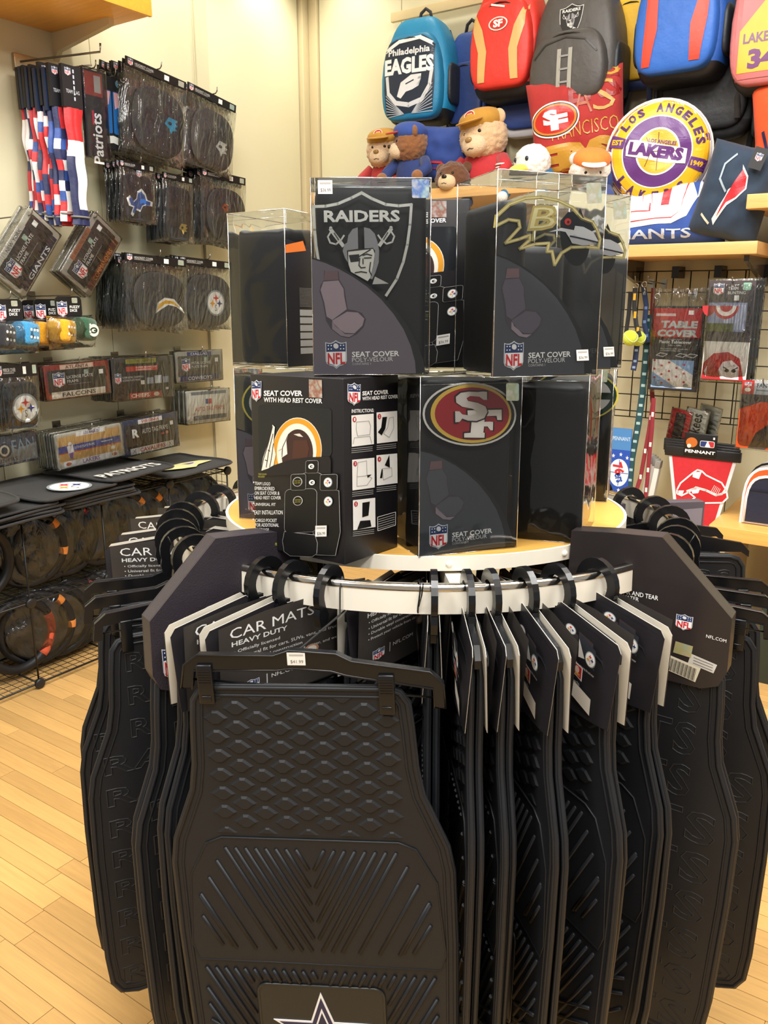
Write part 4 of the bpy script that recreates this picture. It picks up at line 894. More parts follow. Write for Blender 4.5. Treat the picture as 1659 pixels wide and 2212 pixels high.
def p_lakers(A):
    A.rect(3, 5, 97, 44, 'c9a468', 1); A.rect(3, 19, 97, 29, '2b4a9c', 2); A.rect(3, 29, 97, 30.4, 'c0432e', 2); A.text('LICENSE PLATE FRAME', 26, 22, 56, 25.5, WHT, 3, .01); A.rect(66, 22.5, 84, 24, 'c8d0e4', 3); A.ell(20, 17, 3, 3, 'e8e4e0', 3, 10); A.poly([(15, 20), (24, 18), (25, 30), (22, 40), (17, 38)], 'e4e0e6', 3); A.poly([(17, 31), (24, 30), (22, 40), (18, 39)], '7a5a9a', 4)
    A.rect(30, 1.5, 74, 8, 'e4e4e8', 3); A.text('LOS ANGELES', 42, 2.6, 64, 7, '5a3c86', 4, .02); A.rect(8, 42, 92, 51, 'e4e4e8', 3); A.text('LAKERS', 36, 43.4, 62, 49.6, '7a3a8c', 4, .02); A.ell(15, 46.5, 4, 2.6, 'c06a40', 4, 12); A.ell(85, 46.5, 4, 2.6, 'c06a40', 4, 12); A.rect(80, 33, 87, 38, 'f0f0ec', 3)
pile((117, 926, 262, 1000), .22, 9, .017, plate('b9b7b0', p_lakers), ('plate_frame', 'chrome licence plate frame with basketball court picture, front of its stack'), 'plate frame', G2, -2, 'wire hook carrying the court-picture plate frames', behindp('court-picture'), .3)
def p_cavs(A):
    A.rect(28, 1.5, 72, 8, 'e8e8ea', 1); A.text('VIRGINIA', 34, 2.6, 66, 7, 'c04a38', 2, .02); A.text('R', 16, 14, 28, 27, 'f2f2f2', 1, .05); A.text('AUTO TAG FRAME', 34, 16, 82, 23, 'e8e8e6', 1); A.rect(68, 27, 74, 30, 'c04050', 1); A.ell(79, 28, 3, 2.4, 'd88', 1, 10) if False else A.ell(79, 28, 3, 2.4, 'c86a70', 1, 10)
    A.rect(10, 42, 90, 51, 'e8e8ea', 1); A.text('CAVALIERS', 27, 43.4, 74, 49.6, 'c04a38', 2, .02); A.text('X', 14, 43.5, 20, 49.5, '6a6a78', 2); A.text('X', 80, 43.5, 86, 49.5, '6a6a78', 2); A.rect(86, 12, 92, 18, 'efefec', 1)
pile((262, 900, 381, 975), .2, 9, .0145, plate('1f2f5c', p_cavs), ('plate_frame', 'navy licence plate frame with red and white lettered bars, front of its stack'), 'plate frame', G2, -2, 'wire hook carrying the navy plate frames', behindp('navy'), .3)
def p_fan(A):
    A.rect(2, 2, 98, 50, '33405c', 1); A.poly([(2, 30), (40, 10), (60, 28), (98, 20), (98, 50), (2, 50)], '8a8f92', 2); A.ell(38, 26, 13, 14, '20304a', 3); A.ell(38, 26, 9, 10, 'c9c4b4', 4); A.ell(38, 26, 6, 7, '20304a', 5, 8); A.text('FAN', 52, 10, 94, 34, '7f9aa8', 3); A.text('MARINERS', 4, 40, 60, 47, '1f2f44', 3, .03)
pile((-42, 940, 78, 1003), .17, 3, .014, plate('2c3a58', p_fan, '2c3a58', .006), ('novelty_plate', 'navy and grey novelty plate with outlined FAN lettering at the left edge'), 'plate', G2, -2, 'wire hook carrying the FAN plates', 'novelty plate stacked behind the FAN one', .3)
def p_gi(A): p_std('NEW YORK', 'GIANTS', '4a4450', 'e8e8ea', '232840', 'b9b2a8')(A)
def p_com(A): p_std('WASHINGTON', 'COMMANDERS', '6a3a20', 'e08a3a', '5a2620', '9a5a38')(A)
def diag(cx, cy, off, fn, lab, frame, hk, n=5):
    W, Hh = .30, .158; c = onp(cx, cy, 0, XL+off); m = T(*c) @ RZ(PI/2) @ RY(math.radians(-52)) @ T(0, 0, Hh/2)
    r = thing('plate_frame', m, lab, 'plate frame', G2); plate(frame, fn)(r, W, Hh)
    for i in range(1, n): dup(r, m @ T(random.uniform(-.004, .004), i*.014, random.uniform(-.004, .004)), 'aslant plate frame behind the '+('white' if 'white' in lab else 'orange')+'-lettered one, '+ORD[i]+' from the front', G2)
    hookw(cx+4, cy-78, off, hk)
diag(56, 545, .24, p_gi, 'licence plate frame with white lettering hung aslant at the left edge', 'b9b4a8', 'wire hook of the aslant frames at the left edge')
diag(197, 550, .24, p_com, 'licence plate frame with orange lettered bar hung aslant', '9a948a', 'wire hook of the aslant orange-lettered frames')
# ---- fuzzy dice
def dice_pack(px, py, off, c1, c2, lab, emblem=None, w_=.12):
    t = thing('fuzzy_dice', LWm(px, py, off), lab, 'fuzzy dice', 'fuzzy dice packs'); hh = .085
    part('header', gext(rrect(-w_/2, -hh, w_/2, 0, .018), -.003, .003), BLK, t)
    A = Art(0, 0, 100, 70, w_, hh); A.shield(4, 14, 42, 66, 1); A.text('FUZZY\nDICE', 52, 30, 92, 50, 'e8e8e6', 1, .03); A.rect(62, 5, 84, 22, M('c8d4c0', 'holo'), 1, 3); A.build('printed_header', t, T(-w_/2, -.0035, -hh) @ FRONT)
    for k, (x, c, z) in enumerate(((-.045, c1, -.135), (.055, c2, -.13))):
        d = part('die', xf(gsup(.046, .046, .046, .4, .4, 20, 14, .03), T(0, 0, 0)), M(c, 'plush'), t, T(x, -.004, z) @ RZ(.4) @ RY(.15))
        dots = [xf(gsup(.006, .003, .006, 1, 1, 8, 6), T(dx, -.0455, dz)) for dx in (-.02, .0, .02) for dz in (-.014, .014)]+[xf(gsup(.003, .006, .006, 1, 1, 8, 6), T(.0455, dx, dz)) for dx in (-.016, .016) for dz in (-.014, .014)]
        part('pips', dots, M('f0efe8', 'fabric'), d, kind='stuff')
    if emblem:
        A = Art(-1, -1, 1, 1, .05, .05); A.ell(0, 0, 1, 1, 'dcdcd4', 1); A.ell(0, 0, .72, .5, '1f3a2a', 2); A.ell(0, 0, .42, .26, 'dcdcd4', 3); A.rect(0, -.1, .6, .14, '1f3a2a', 4); A.build('emblem', t, T(.045, -.054, -.16) @ FRONT)
    part('clear_bag', xf(gpillow(.22, .13, .10, 12, .1, False, .01, px), T(0, -.004, -.14)), CRINK, t)
    return t
d0 = dice_pack(146, 640, .25, 'e0a818', '2f5a40', 'yellow and green fuzzy dice pack, nearest on its hook', True)
dice_pack(100, 646, .16, 'd89a18', '6a6428', 'second yellow fuzzy dice pack behind the yellow and green pack')
dice_pack(74, 648, .07, '6a6430', '4a4438', 'olive fuzzy dice pack against the wall behind the yellow packs')
dice_pack(14, 646, .25, '24262a', '3a94c8', 'black and light blue fuzzy dice pack at the left edge')
hookw(146, 640, .25, 'wire hook carrying the yellow dice'); hookw(14, 646, .25, 'wire hook carrying the blue dice')
# ---- folded flags
FC = [M('c02a2e', 'nylon'), M('e8e6e2', 'nylon'), M('232a52', 'nylon'), M('2f4f98', 'nylon')]
def flag(px, py, off, Hh, seed, label, colors):
    t = thing('folded_flag', LWm(px, py, off, random.uniform(-1, 1)), label, 'flag', 'folded flags on the left wall'); r = random.Random(seed)
    W = .085; hh = .15
    part('header', gbox(-W/2, -.008, -hh, W/2, .008, 0), M('1e2a44' if seed % 2 else '1a1a1e', 'card'), t)
    A = Art(0, 0, 40, 70, W, hh); A.shield(6, 4, 18, 18, 1)
    for k in range(6): A.rect(22, 6+k*9, 25, 12+k*9, 'b8c0d0', 1)
    A.text('TEAM FLAG', 6, 40, 34, 46, 'c8ccd4', 1); A.build('printed_header', t, T(-W/2, -.0084, -hh) @ FRONT)
    nx, nz_ = 8, 22; v = []; F = []; MI = []
    for sgn in (-1, 1):
        o = len(v)
        for j in range(nz_+1):
            for i in range(nx+1):
                s_ = -1+2*i/nx; th = .017*(1-s_*s_)**.5; x = s_*W*.46*(1+.12*math.sin(j*.5+seed)); y = sgn*th*(.8+.3*math.sin(i*2.6+seed)); v.append((x+.003*math.sin(j*.9+seed), y, -hh-(Hh-hh)*j/nz_))
        for j in range(nz_):
            for i in range(nx):
                q = (o+j*(nx+1)+i, o+j*(nx+1)+i+1, o+(j+1)*(nx+1)+i+1, o+(j+1)*(nx+1)+i); F.append(q[::-1] if sgn < 0 else q)
                MI.append(colors(r, i, j))
    m = bpy.data.meshes.new('flag_cloth'); m.from_pydata(v, [], F)
    for q in FC: m.materials.append(q)
    m.polygons.foreach_set('material_index', MI); m.polygons.foreach_set('use_smooth', [True]*len(F)); m.update(); ob('flag_cloth', m, t)
    part('tie_band', gtube([(W*.47*math.cos(k*PI/8), .019*math.sin(k*PI/8), -Hh+.03) for k in range(16)], .004, 6, True), M('7a7a78', 'plain'), t)
memo = {}
def patch(r, i, j):
    k = (i//2, j//2)
    if j % 2 == 0 and i % 2 == 0: memo[k] = r.choice((0, 0, 1, 2, 2, 1, 3))
    return memo.get(k, 0)
def cfront(r, i, j):
    return 0 if j < 6 else 1 if j < 9 else (1 if 3 <= i <= 6 and j < 19 else 2)
flag(150, 142, .30, .575, 2, 'folded flag with red top and white-on-navy lower half, nearest of the bundle', cfront)
for k, (px, py, off) in enumerate(((122, 140, .26), (112, 150, .235), (101, 138, .21), (92, 152, .185), (83, 144, .16), (75, 150, .135), (68, 146, .11), (61, 148, .085), (55, 150, .06))):
    flag(px, py, off, .565, 10+k, 'folded red, white and navy flag in the hanging bundle, %s behind the front flag' % ORD[k], patch)
t = thing('flat_rail', LWm(25, 132, .0), 'short flat metal rail with prong arm above the flag bundle', 'hook')
part('rail', gbev(0, -.02, -.03, .19, -.004, .03, .002), M('b8a890', 'chrome', .3), t); part('arm', gtube([(.02, -.01, .0), (.19, -.30, .03), (.19, -.305, .06)], .004, 6), HOOK, t); part('arm', gtube([(.1, -.01, -.02), (.16, -.28, -.02)], .003, 6), HOOK, t)
# ---- two slim packs beside the flags
W, Hh = span(172, 150, 222, 345, .24)
t = thing('slim_pack', LWm(197, 148, .24, 1), 'slim clear pack with red label and white script lettering, right of the flags', 'pack')
part('card', gbox(-W/2+.006, -.006, -Hh+.01, W/2-.006, .004, -.006), M('232430', 'card'), t); A = Art(0, 0, 50, 195, W, Hh); A.rect(6, 8, 44, 58, '7a3030', 1); A.rect(26, 14, 40, 50, '8a8684', 2); A.rect(6, 60, 44, 186, '26262c', 1); A.text('Patriots', -28, 138, 82, 160, 'e8e8ea', 2, .02, rot=-90); A.rect(18, 90, 22, 120, 'b03040', 2); A.build('print', t, T(-W/2, -.0064, -Hh) @ FRONT)
part('clear_shell', gbev(-W/2, -.02, -Hh, W/2, .006, 0, .004), FILM, t)
W, Hh = span(212, 170, 262, 325, .17)
t = thing('slim_pack', LWm(237, 166, .17, 2), 'dark card pack with two blue strips and a white base, behind the slim clear pack', 'pack')
part('card', gbox(-W/2, -.005, -Hh, W/2, .005, 0), M('1b1b1e', 'card'), t); A = Art(0, 0, 50, 155, W, Hh)
for x in (4, 27): A.rect(x, 30, x+20, 122, '1f5c9c', 1, 4); A.poly([(x+2, 32), (x+18, 32), (x+14, 60), (x+4, 68)], 'c898a0', 2)
A.ell(40, 12, 6, 8, M('60a8e0', 'holo'), 1, 16); A.poly([(2, 132), (25, 126), (48, 132), (48, 148), (25, 142), (2, 148)], 'c4c6c2', 1); A.build('print', t, T(-W/2, -.0056, -Hh) @ FRONT)
hookw(197, 150, .24, 'wire hook carrying the slim clear pack'); hookw(240, 168, .17, 'wire hook carrying the blue-strip pack')
# ---- top shelf
SZ = 2.605
t = thing('wall_shelf', T(XL, 2.43, SZ), 'honey-coloured wooden wall shelf at the upper left', 'shelf')
sh_y0 = -1.9
part('board', gbev(.0, sh_y0, -.025, .49, .015, .027, .002), M('e0a548', 'wood', .35), t)
part('front_lip', gbev(.49, sh_y0, -.028, .505, .018, .034, .002), M('e8a83c', 'wood', .35), t)
for y in (-.06, -1.27): part('bracket', xf(gext([(0, -.13), (0, -.025), (.36, -.025), (.36, -.05), (.03, -.095)], -.012, .012), T(0, y, 0)), M('cdbf9c', 'gloss', .4), t)
p = onp(225, 3, 0, -2.86)
t = thing('boxed_item', T(-2.86, p.y, SZ+.0275) @ RZ(PI/2), 'red and white boxed item standing on the upper left shelf', 'box')
part('carton', gbev(-.12, 0, 0, .055, .09, .2, .003), M('b8352e', 'card'), t); A = Art(0, 0, 100, 100, .175, .2); A.rect(0, 86, 84, 97, 'eeeae2', 1); A.rect(85, 70, 100, 100, '8a8c90', 1)
for k in range(9): A.poly([(6+k*8, 89), (11+k*8, 89), (8+k*8, 94)], '2a2a2a', 2)
A.build('print', t, T(-.12, -.0005, 0) @ FRONT)
# ---- wire cube shelving on the floor
WX0, WX1 = XL+.02, -2.9; TZ = [.022, .367, .712]; WY = [1.03, 1.40, 1.77, 2.14, 2.51, 2.88]
ws = thing('wire_shelving', T(WX0, WY[0], 0), 'black wire cube shelving along the left wall', 'shelving'); WB = M('141414', 'gloss', .35); DX = WX1-WX0
rod = lambda a, b_, r=.0042: gtube([a, b_], r, 6)
for y in WY:
    for x in (0, DX): part('upright', rod((x, y-WY[0], .0), (x, y-WY[0], TZ[2])), WB, ws)
for z in TZ:
    for x in (0, DX): part('rail', rod((x, 0, z), (x, WY[-1]-WY[0], z)), WB, ws)
    for y in WY: part('crossbar', rod((0, y-WY[0], z), (DX, y-WY[0], z)), WB, ws)
cn = me('connector', [xf(glathe([(0, .009), (.016, .009), (.0215, .005), (.0215, -.005), (.016, -.009), (0, -.009)], 18), RY(PI/2))], M('1c1c1c', 'gloss', .4))
for y in WY:
    for z in TZ:
        for x in (0, DX+.006): ob('connector', cn, ws, T(x, y-WY[0], max(z, .0225)))
for z in TZ:
    L_ = [rod((DX*k/9, 0, z), (DX*k/9, WY[-1]-WY[0], z), .0014) for k in range(1, 9)]+[rod((0, y, z), (DX, y, z), .0014) for y in [k*.037 for k in range(1, int((WY[-1]-WY[0])/.037)+1)]]
    part('wire_panel', L_, WB, ws, kind='stuff')
L_ = [rod((DX*k/9, WY[-1]-WY[0], .0), (DX*k/9, WY[-1]-WY[0], TZ[2]), .0014) for k in range(1, 9)]+[rod((0, WY[-1]-WY[0], z*.0383), (DX, WY[-1]-WY[0], z*.0383), .0014) for z in range(1, 19)]
part('wire_panel', L_, WB, ws, kind='stuff')
# ---- steering wheel covers
TOR = glathe([], 3) if False else None
def torus(R, r, n=40, m=10, a0=0, a1=2*PI):
    cl = abs(a1-a0-2*PI) < 1e-6; return gtube([(0, R*math.cos(a0+(a1-a0)*k/n), R*math.sin(a0+(a1-a0)*k/n)) for k in range(n if cl else n+1)], r, m, cl)
def wheel(name, x, y, z, tilt, yaw, label, bagged=True, band=None, lettering=None, R=.145):
    t = thing(name, T(x, y, z+R+.022) @ RZ(math.radians(yaw)) @ RX(math.radians(tilt)), label, 'wheel cover', 'steering wheel covers')
    part('ring', torus(R, .02), M('1b1b1d', 'rubber'), t)
    if band: 
        for a in band[1]: part('band', torus(R, .0212, 12, 10, math.radians(a), math.radians(a+band[2])), M(band[0], 'fabric'), t)
    if bagged: part('folded_cover', xf(gsup(R*.94, .017, R*.97, .7, .9, 24, 14, .1, 12, y*10), RZ(PI/2)), M(('3c3c40', '2a2a2e', '48443f')[int(y*100) % 3], 'rubber'), t); part('clear_bag', xf(gpillow(R*2.22, R*2.3, .062, 16, 0, True, .02, x+y*9), RZ(PI/2)), CRINK2, t)
    return t
XM = (WX0+WX1)/2+.01
labs = ['nearest the corner', 'second from the corner', 'third from the corner', 'fourth from the corner', 'fifth from the corner', 'sixth from the corner', 'seventh from the corner', 'eighth from the corner', 'ninth from the corner', 'tenth from the corner']
for tier, nm in ((0, 'lower'), (1, 'upper')):
    for k, y in enumerate([2.80, 2.70, 2.60, 2.44, 2.34, 2.24, 2.06, 1.97, 1.88]):
        wheel('steering_wheel_cover', XM, y, TZ[tier], 12 if tier else 18, random.uniform(-22, 4), 'bagged brown-black steering wheel cover on the %s wire shelf, %s' % (nm, labs[k]), True, ('d08030', (-30, 20), 12) if k in (3, 4, 8) else ('b03a30', (30,), 10) if k == 6 else None)
wheel('steering_wheel_cover', XM+.02, 1.79, TZ[0], 24, 0, 'unbagged black steering wheel cover with burnt-orange section, lower wire shelf', False, ('c4502c', (-75,), 75))
wheel('steering_wheel_cover', XM+.02, 1.64, TZ[1], 8, 0, 'unbagged plain black steering wheel cover, upper wire shelf', False)
wheel('steering_wheel_cover', XM+.02, 1.50, TZ[0], 18, 0, 'bagged steering wheel cover with brown base at the left edge, lower wire shelf', True, ('8a6a48', (200,), 60))
wheel('steering_wheel_cover', XM+.02, 1.46, TZ[1], 10, 0, 'bagged steering wheel cover at the left edge, upper wire shelf', True)
# ---- carpet mats lying on top
CM = M('1a1b1d', 'fabric')
def flatmat(x, y, z, rot, label, art=None, curl=0, L_=.44, W_=.40):
    t = thing('carpet_mat', T(x, y, z) @ RZ(math.radians(rot)), label, 'car mats', 'carpet mats lying on the wire shelving'); n = 12; v = []; F = []
    for s in (0, 1):
        for i in range(n+1):
            for j in range(n+1):
                u, w_ = -1+2*i/n, -1+2*j/n; k = 1-.08*(abs(u)**6)*(abs(w_)**6); zz = curl*(w_**2)*.5+.004*math.sin(u*3+w_*2+x*9)+s*.006; v.append((u*L_/2*k, w_*W_/2*k*(1-.08*u), zz))
    q = (n+1)**2
    for i in range(n):
        for j in range(n):
            a = i*(n+1)+j; F.append((a, a+1, a+n+2, a+n+1)); F.append((q+a, q+a+n+1, q+a+n+2, q+a+1))
    for i in range(n):
        for e in ((i, i+1), (n*(n+1)+i, n*(n+1)+i+1), (i*(n+1), (i+1)*(n+1)), (i*(n+1)+n, (i+1)*(n+1)+n)): F.append((e[0], e[1], e[1]+q, e[0]+q))
    part('carpet', (v, F, True), CM, t)
    part('binding', gtube([v[q+i] for i in range(n+1)]+[v[q+i*(n+1)+n] for i in range(1, n+1)]+[v[q+n*(n+1)+n-i] for i in range(1, n+1)]+[v[q+(n-i)*(n+1)] for i in range(1, n)], .005, 6, True), M('232325', 'fabric'), t)
    if art:
        A = Art(-1, -1, 1, 1, W_, L_); art(A); A.warp = lambda X, Y, Z: (-(Y-L_/2), (X-W_/2), .0085+Z+.004+curl*((X-W_/2)/(W_/2))**2*.5); A.build('emblem', t)
    return t
def a_pat(A): A.text('PATRIOTS', -.85, .35, .8, .68, 'e0dfd8', 1, .03)
def a_rav(A): A.poly([(-.6, .3), (-.3, .05), (.2, .02), (.6, .15), (.75, .4), (.3, .45), (.1, .6), (-.2, .5)], 'd8d49a', 1); A.poly([(-.3, .3), (0, .12), (.4, .2), (.2, .38)], '6a5a8a', 2); A.poly([(.1, .3), (.4, .28), (.2, .4)], 'd0d0d0', 3)
def a_st(A): A.steel(.1, .45, .42, 1)
zb = TZ[2]+.008; cx_ = -3.03
for yc, nm in ((1.28, 'at the left edge'), (1.72, 'in the middle'), (2.12, 'towards the right')):
    for k in range(5 if yc < 1.5 else 4): flatmat(cx_+random.uniform(-.01, .015), yc+random.uniform(-.03, .03), zb+k*.013, random.uniform(-4, 4), 'black carpet mat, flat pile %s of the wire shelving, %s from below' % (nm, ORD[k]), None, 0)
flatmat(cx_+.02, 1.98, zb+.062, 3, 'black carpet mat with large round three-star emblem lying on the wire shelving', a_st, .0)
flatmat(cx_+.01, 2.30, zb+.08, 4, 'black carpet mat with cream block lettering lying on the wire shelving', a_pat, .0)
flatmat(cx_+.0, 2.66, zb+.03, 2, 'black carpet mat with pale bird emblem at the right end of the wire shelving', a_rav, .01, .42, .46)
flatmat(cx_+.02, 1.55, zb+.075, -3, 'black carpet mat with white corner emblem at the left end of the wire shelving', lambda A: A.poly([(-.2, .5), (.6, .3), (.5, .8), (-.1, .85)], 'd8d6ce', 1), .02)
# ================================================================ back wall: backpacks, plush toys, cushions
def BWm(px, py, y, yaw=0): p = onp(px, py, 1, y); return T(*p) @ RZ(math.radians(yaw))
def spanb(x0, y0, x1, y1, y):
    ym, xm = (y0+y1)/2, (x0+x1)/2; return onp(x1, ym, 1, y).x-onp(x0, ym, 1, y).x, onp(xm, y0, 1, y).z-onp(xm, y1, 1, y).z
rl = thing('wall_rail', T(-2.64, 3.95, 2.89), 'cream slotted rail behind the hanging backpacks', 'rail')
part('rail', gbev(0, -.02, 0, 2.6, .0, .045, .003), M('c9b78e', 'gloss', .4), rl)
for x in (.12, 1.3, 2.5): part('stand_off', gbox(x, 0, .005, x+.05, .05, .04), M('c9b78e', 'gloss', .4), rl)
def packbody(W, D, Hh, top=.62, n=30, m=18, e=.38):
    v = []; f = []
    for i in range(m+1):
        a = -PI/2+PI*i/m; s = math.sin(a); c = abs(math.cos(a))**.32; z = Hh/2*sgp(s, .62)
        k = 1-(1-top)*max(0, (z/Hh+.5)-.45)**1.6*2.2
        for j in range(n):
            b_ = 2*PI*j/n; v.append((W/2*c*max(k, .4)*sgp(math.cos(b_), e), D/2*c*(.75+.25*max(k, .4))*sgp(math.sin(b_), e), z))
    for i in range(m):
        for j in range(n): f.append((i*n+j, i*n+(j+1) % n, (i+1)*n+(j+1) % n, (i+1)*n+j))
    return (v, f, True)
def slicez(p, z0, z1):     # faces whose centre lies between two heights
    V, F = p[0], p[1]; keep = [q for q in F if z0 <= sum(V[i][2] for i in q)/len(q) < z1]; ids = sorted({i for q in keep for i in q}); mp_ = {k: n for n, k in enumerate(ids)}
    return ([V[i] for i in ids], [tuple(mp_[i] for i in q) for q in keep], True)
def backpack(m, W, Hh, D, body, base, pocket, label, art=None, trim='1c1c1e', straps=True, mesh=True, pk=(.84, .62, -.12), panel=None):
    t = thing('backpack', m, label, 'backpack', 'backpacks on the back wall')
    p = xf(packbody(W, D*.82, Hh), T(0, -D*.42, -Hh/2-.03)); zs = -.03-Hh*.86
    part('body', slicez(p, zs, 9), M(body, 'nylon'), t); part('base', slicez(p, -9, zs), M(base, 'nylon'), t)
    q = xf(packbody(W*pk[0], D*.42, Hh*pk[1], .75), T(0, -D*.80, -Hh*.5-.03+Hh*pk[2])); part('front_pocket', q, M(pocket, 'nylon'), t)
    zp = -Hh*.5-.03+Hh*pk[2]; hp = Hh*pk[1]
    part('zip', gtube([(W*pk[0]*.43*math.cos(a), -D*.985+.012*abs(math.cos(a)), zp+hp*.08+hp*.36*math.sin(a)) for a in [PI*k/14 for k in range(15)]]+[], .0035, 6), M(trim, 'rubber'), t)
    part('handle', gtube([(-.035, -D*.3, -.035), (-.025, -D*.3, .01), (0, -D*.3, .028), (.025, -D*.3, .01), (.035, -D*.3, -.035)], .008, 8), M(trim, 'fabric'), t)
    if mesh:
        for s in (-1, 1): part('side_pocket', xf(gsup(.014, D*.3, Hh*.19, .5, .5, 16, 10), T(s*W*.49, -D*.42, -Hh*.7)), M('2a2c30' if s < 0 else '24282e', 'nylon'), t)
    if straps:
        for s in (-1, 1): part('strap', xf(gtube([(0, 0, -.06), (s*.02, .02, -Hh*.4), (s*.04, .0, -Hh*.8), (s*.03, -.02, -Hh-.09)], .006, 6), T(s*W*.25, -.0, 0) @ SC(2.2, 1, 1)), M(trim, 'fabric'), t)
    if art:
        w0, h0 = W*pk[0]*.86, hp*.9; A = Art(-1, -1, 1, 1, w0, h0, step=.001); art(A)
        drape(A, [p, q], T(-w0/2, -D, zp-h0/2) @ FRONT, 'front_print', t, .018, .002)
    return t
def a_eag(A):
    A.poly([(-.95, -.85), (-.5, -.97), (.5, -1), (.95, -.8), (.98, .2), (.9, .9), (-.9, .98), (-.98, .3)], '16283c', 1)
    A.line([(-.9, -.7), (-.4, -.9), (.4, -.95), (.9, -.75)], .1, 'e4e6e6', 2); A.text('Philadelphia', -.8, -.72, .8, -.5, 'dfe3e6', 3, .03); A.text('EAGLES', -.95, -.48, .95, -.06, 'e8eaec', 3, .05)
    A.line([(-.85, 0), (-.8, .4), (-.5, .66), (0, .74), (.5, .64), (.8, .3), (.88, -.1)], .12, 'cfd3d6', 2)
    A.poly([(-.45, .5), (-.3, .15), (.1, -.02), (.5, -.02), (.35, .1), (.48, .12), (.3, .24), (.4, .28), (.15, .36), (-.1, .4), (-.3, .56)], 'd8dcde', 3); A.line([(-.1, .2), (.2, .12)], .03, '16283c', 4)
    for k in range(8): A.line([(.1, .96), (.9, .25+k*.1)], .018, 'b8bec4', 2); A.line([(-.2, .96), (-.9, .45+k*.08)], .018, 'b8bec4', 2)
def a_sf(A):
    for s in (-1, 1): A.poly([(s*.98, -.9), (s*.6, -.35), (s*.42, .2), (s*.5, .95), (s*.78, .95), (s*.75, .2), (s*.98, -.35)], 'd2ac6a', 1)
    A.ell(0, -.45, .36, .17, 'e8e0d4', 2); A.ell(0, -.45, .31, .14, 'c02a24', 3); A.text('SF', -.18, -.55, .18, -.36, 'f0ece6', 4, .05); A.line([(-.3, -.95), (.2, -.85)], .05, 'f0e8e0', 2)
def a_raid(A):
    for x in (-.22, .12): A.rect(x, -.5, x+.12, .9, '9a988e', 1)
    for y in (-.3, .1, .5): A.rect(-.14, y, .14, y+.06, '8a8a86', 2)
    A.line([(-.95, -.3), (-.6, -.7), (0, -.85), (.6, -.7), (.95, -.3)], .05, '2a2826', 2)
def a_bill(A):
    for s in (-1, 1): A.poly([(s*.5, -1), (s*.85, -1), (s*.78, -.4), (s*.8, .1), (s*.86, .95), (s*.62, .95), (s*.44, .2), (s*.46, -.5)] if s < 0 else [(.98, -.7), (.7, -.4), (.5, .2), (.52, .95), (.8, .95), (.95, .1)], 'd8402c', 1)
    A.poly([(-.3, -.7), (-.1, -.85), (.25, -.92), (.42, -.82), (.3, -.68), (.1, -.62), (-.05, -.6), (-.25, -.52)], 'e8e8ea', 2); A.line([(-.2, -.7), (.25, -.76)], .05, 'c83a30', 3)
W, Hh = spanb(815, 25, 940, 262, 3.66); 
backpack(T(-2.385, 3.92, 2.86) @ RZ(.1), W*1.08, Hh, .25, '1f86b4', '1a1a1c', '1f7aa4', 'bright blue backpack with EAGLES lettering and navy printed front', a_eag, '2c2c2e', pk=(.9, .80, -.08))
backpack(T(-2.17, 3.965, 2.80) @ RZ(-.05), .24, .44, .10, '2c4a8c', '1a1a1c', '27407c', 'dark blue backpack hanging behind the EAGLES backpack', None, mesh=False)
backpack(T(-1.90, 3.92, 2.93) @ RZ(.03), .335, .49, .25, 'd8352a', '1c1c1e', 'd8352a', 'red and gold backpack with oval emblem', a_sf, '221c1c', pk=(.88, .74, -.05))
backpack(T(-1.83, 3.965, 2.80), .34, .50, .09, '2c4484', 'd8d8dc', '2c4484', 'blue and white backpack hanging behind the red and gold one', None, mesh=False)
rb = backpack(T(-1.555, 3.92, 2.865) @ RZ(-.02), .39, .56, .28, '4a4744', '36342f', '45423f', 'charcoal grey backpack with pirate shield badge and webbing strips', a_raid, '2a2826', pk=(.88, .5, -.12))
A = Art(680, 180, 1500, 960, .12, .12, step=.0006); A.poly([(720, 290), (1076, 200), (1438, 282), (1402, 560), (1240, 915), (1076, 980), (860, 880), (750, 665)], '161616', 1); L_raiders(A); drape(A, [xf(packbody(.39, .28*.82, .56), T(0, -.28*.42, -.31))], T(-.06, -.28, -.25) @ FRONT, 'shield_badge', rb, .02)
backpack(T(-1.37, 3.965, 2.96), .30, .52, .10, '2a4f9c', '1c2c58', 'e0b020', 'yellow and blue backpack hanging behind the charcoal one', None, mesh=False)
bb = backpack(T(-1.10, 3.88, 2.885) @ RZ(-.06), .36, .48, .24, '2456a8', '1b1b1c', '2a62b8', 'bright blue backpack with two curved red panels', a_bill, '1c2440', pk=(.9, .8, -.04))
backpack(T(-1.03, 3.965, 2.78), .42, .58, .12, '1e1e20', '1a1a1b', '232325', 'black backpack with red details hanging behind the bright blue one', None)
def a_clear(A):
    A.rect(-1, -1, 1, 1, 'c06a6a', 1); A.poly([(-.9, .9), (-.9, .2), (-.3, -.3), (.2, -.2), (.2, .9)], 'e0aa3a', 2); A.text('LAKERS', -.8, .25, .1, .42, '7a5a78', 3, .03); A.text('34', -.65, .52, .05, .85, '6a3a6c', 3, .05); A.poly([(.3, -.8), (.9, -.9), (.9, -.2), (.4, -.3)], 'b85aa0', 2); A.poly([(.3, .1), (.95, 0), (.9, .5), (.4, .5)], 'd86a3a', 2)
backpack(T(-.73, 3.86, 2.83), .36, .50, .20, '3a3634', '2c2a28', 'c07070', 'clear-fronted pink bag with a yellow 34 jersey inside, top right corner', a_clear, '4a4644', mesh=False, pk=(.96, .92, 0))
backpack(T(-.66, 3.965, 2.60), .34, .48, .12, '1c1c1e', '18181a', '1e1f22', 'black backpack hanging below the clear-fronted bag', None)
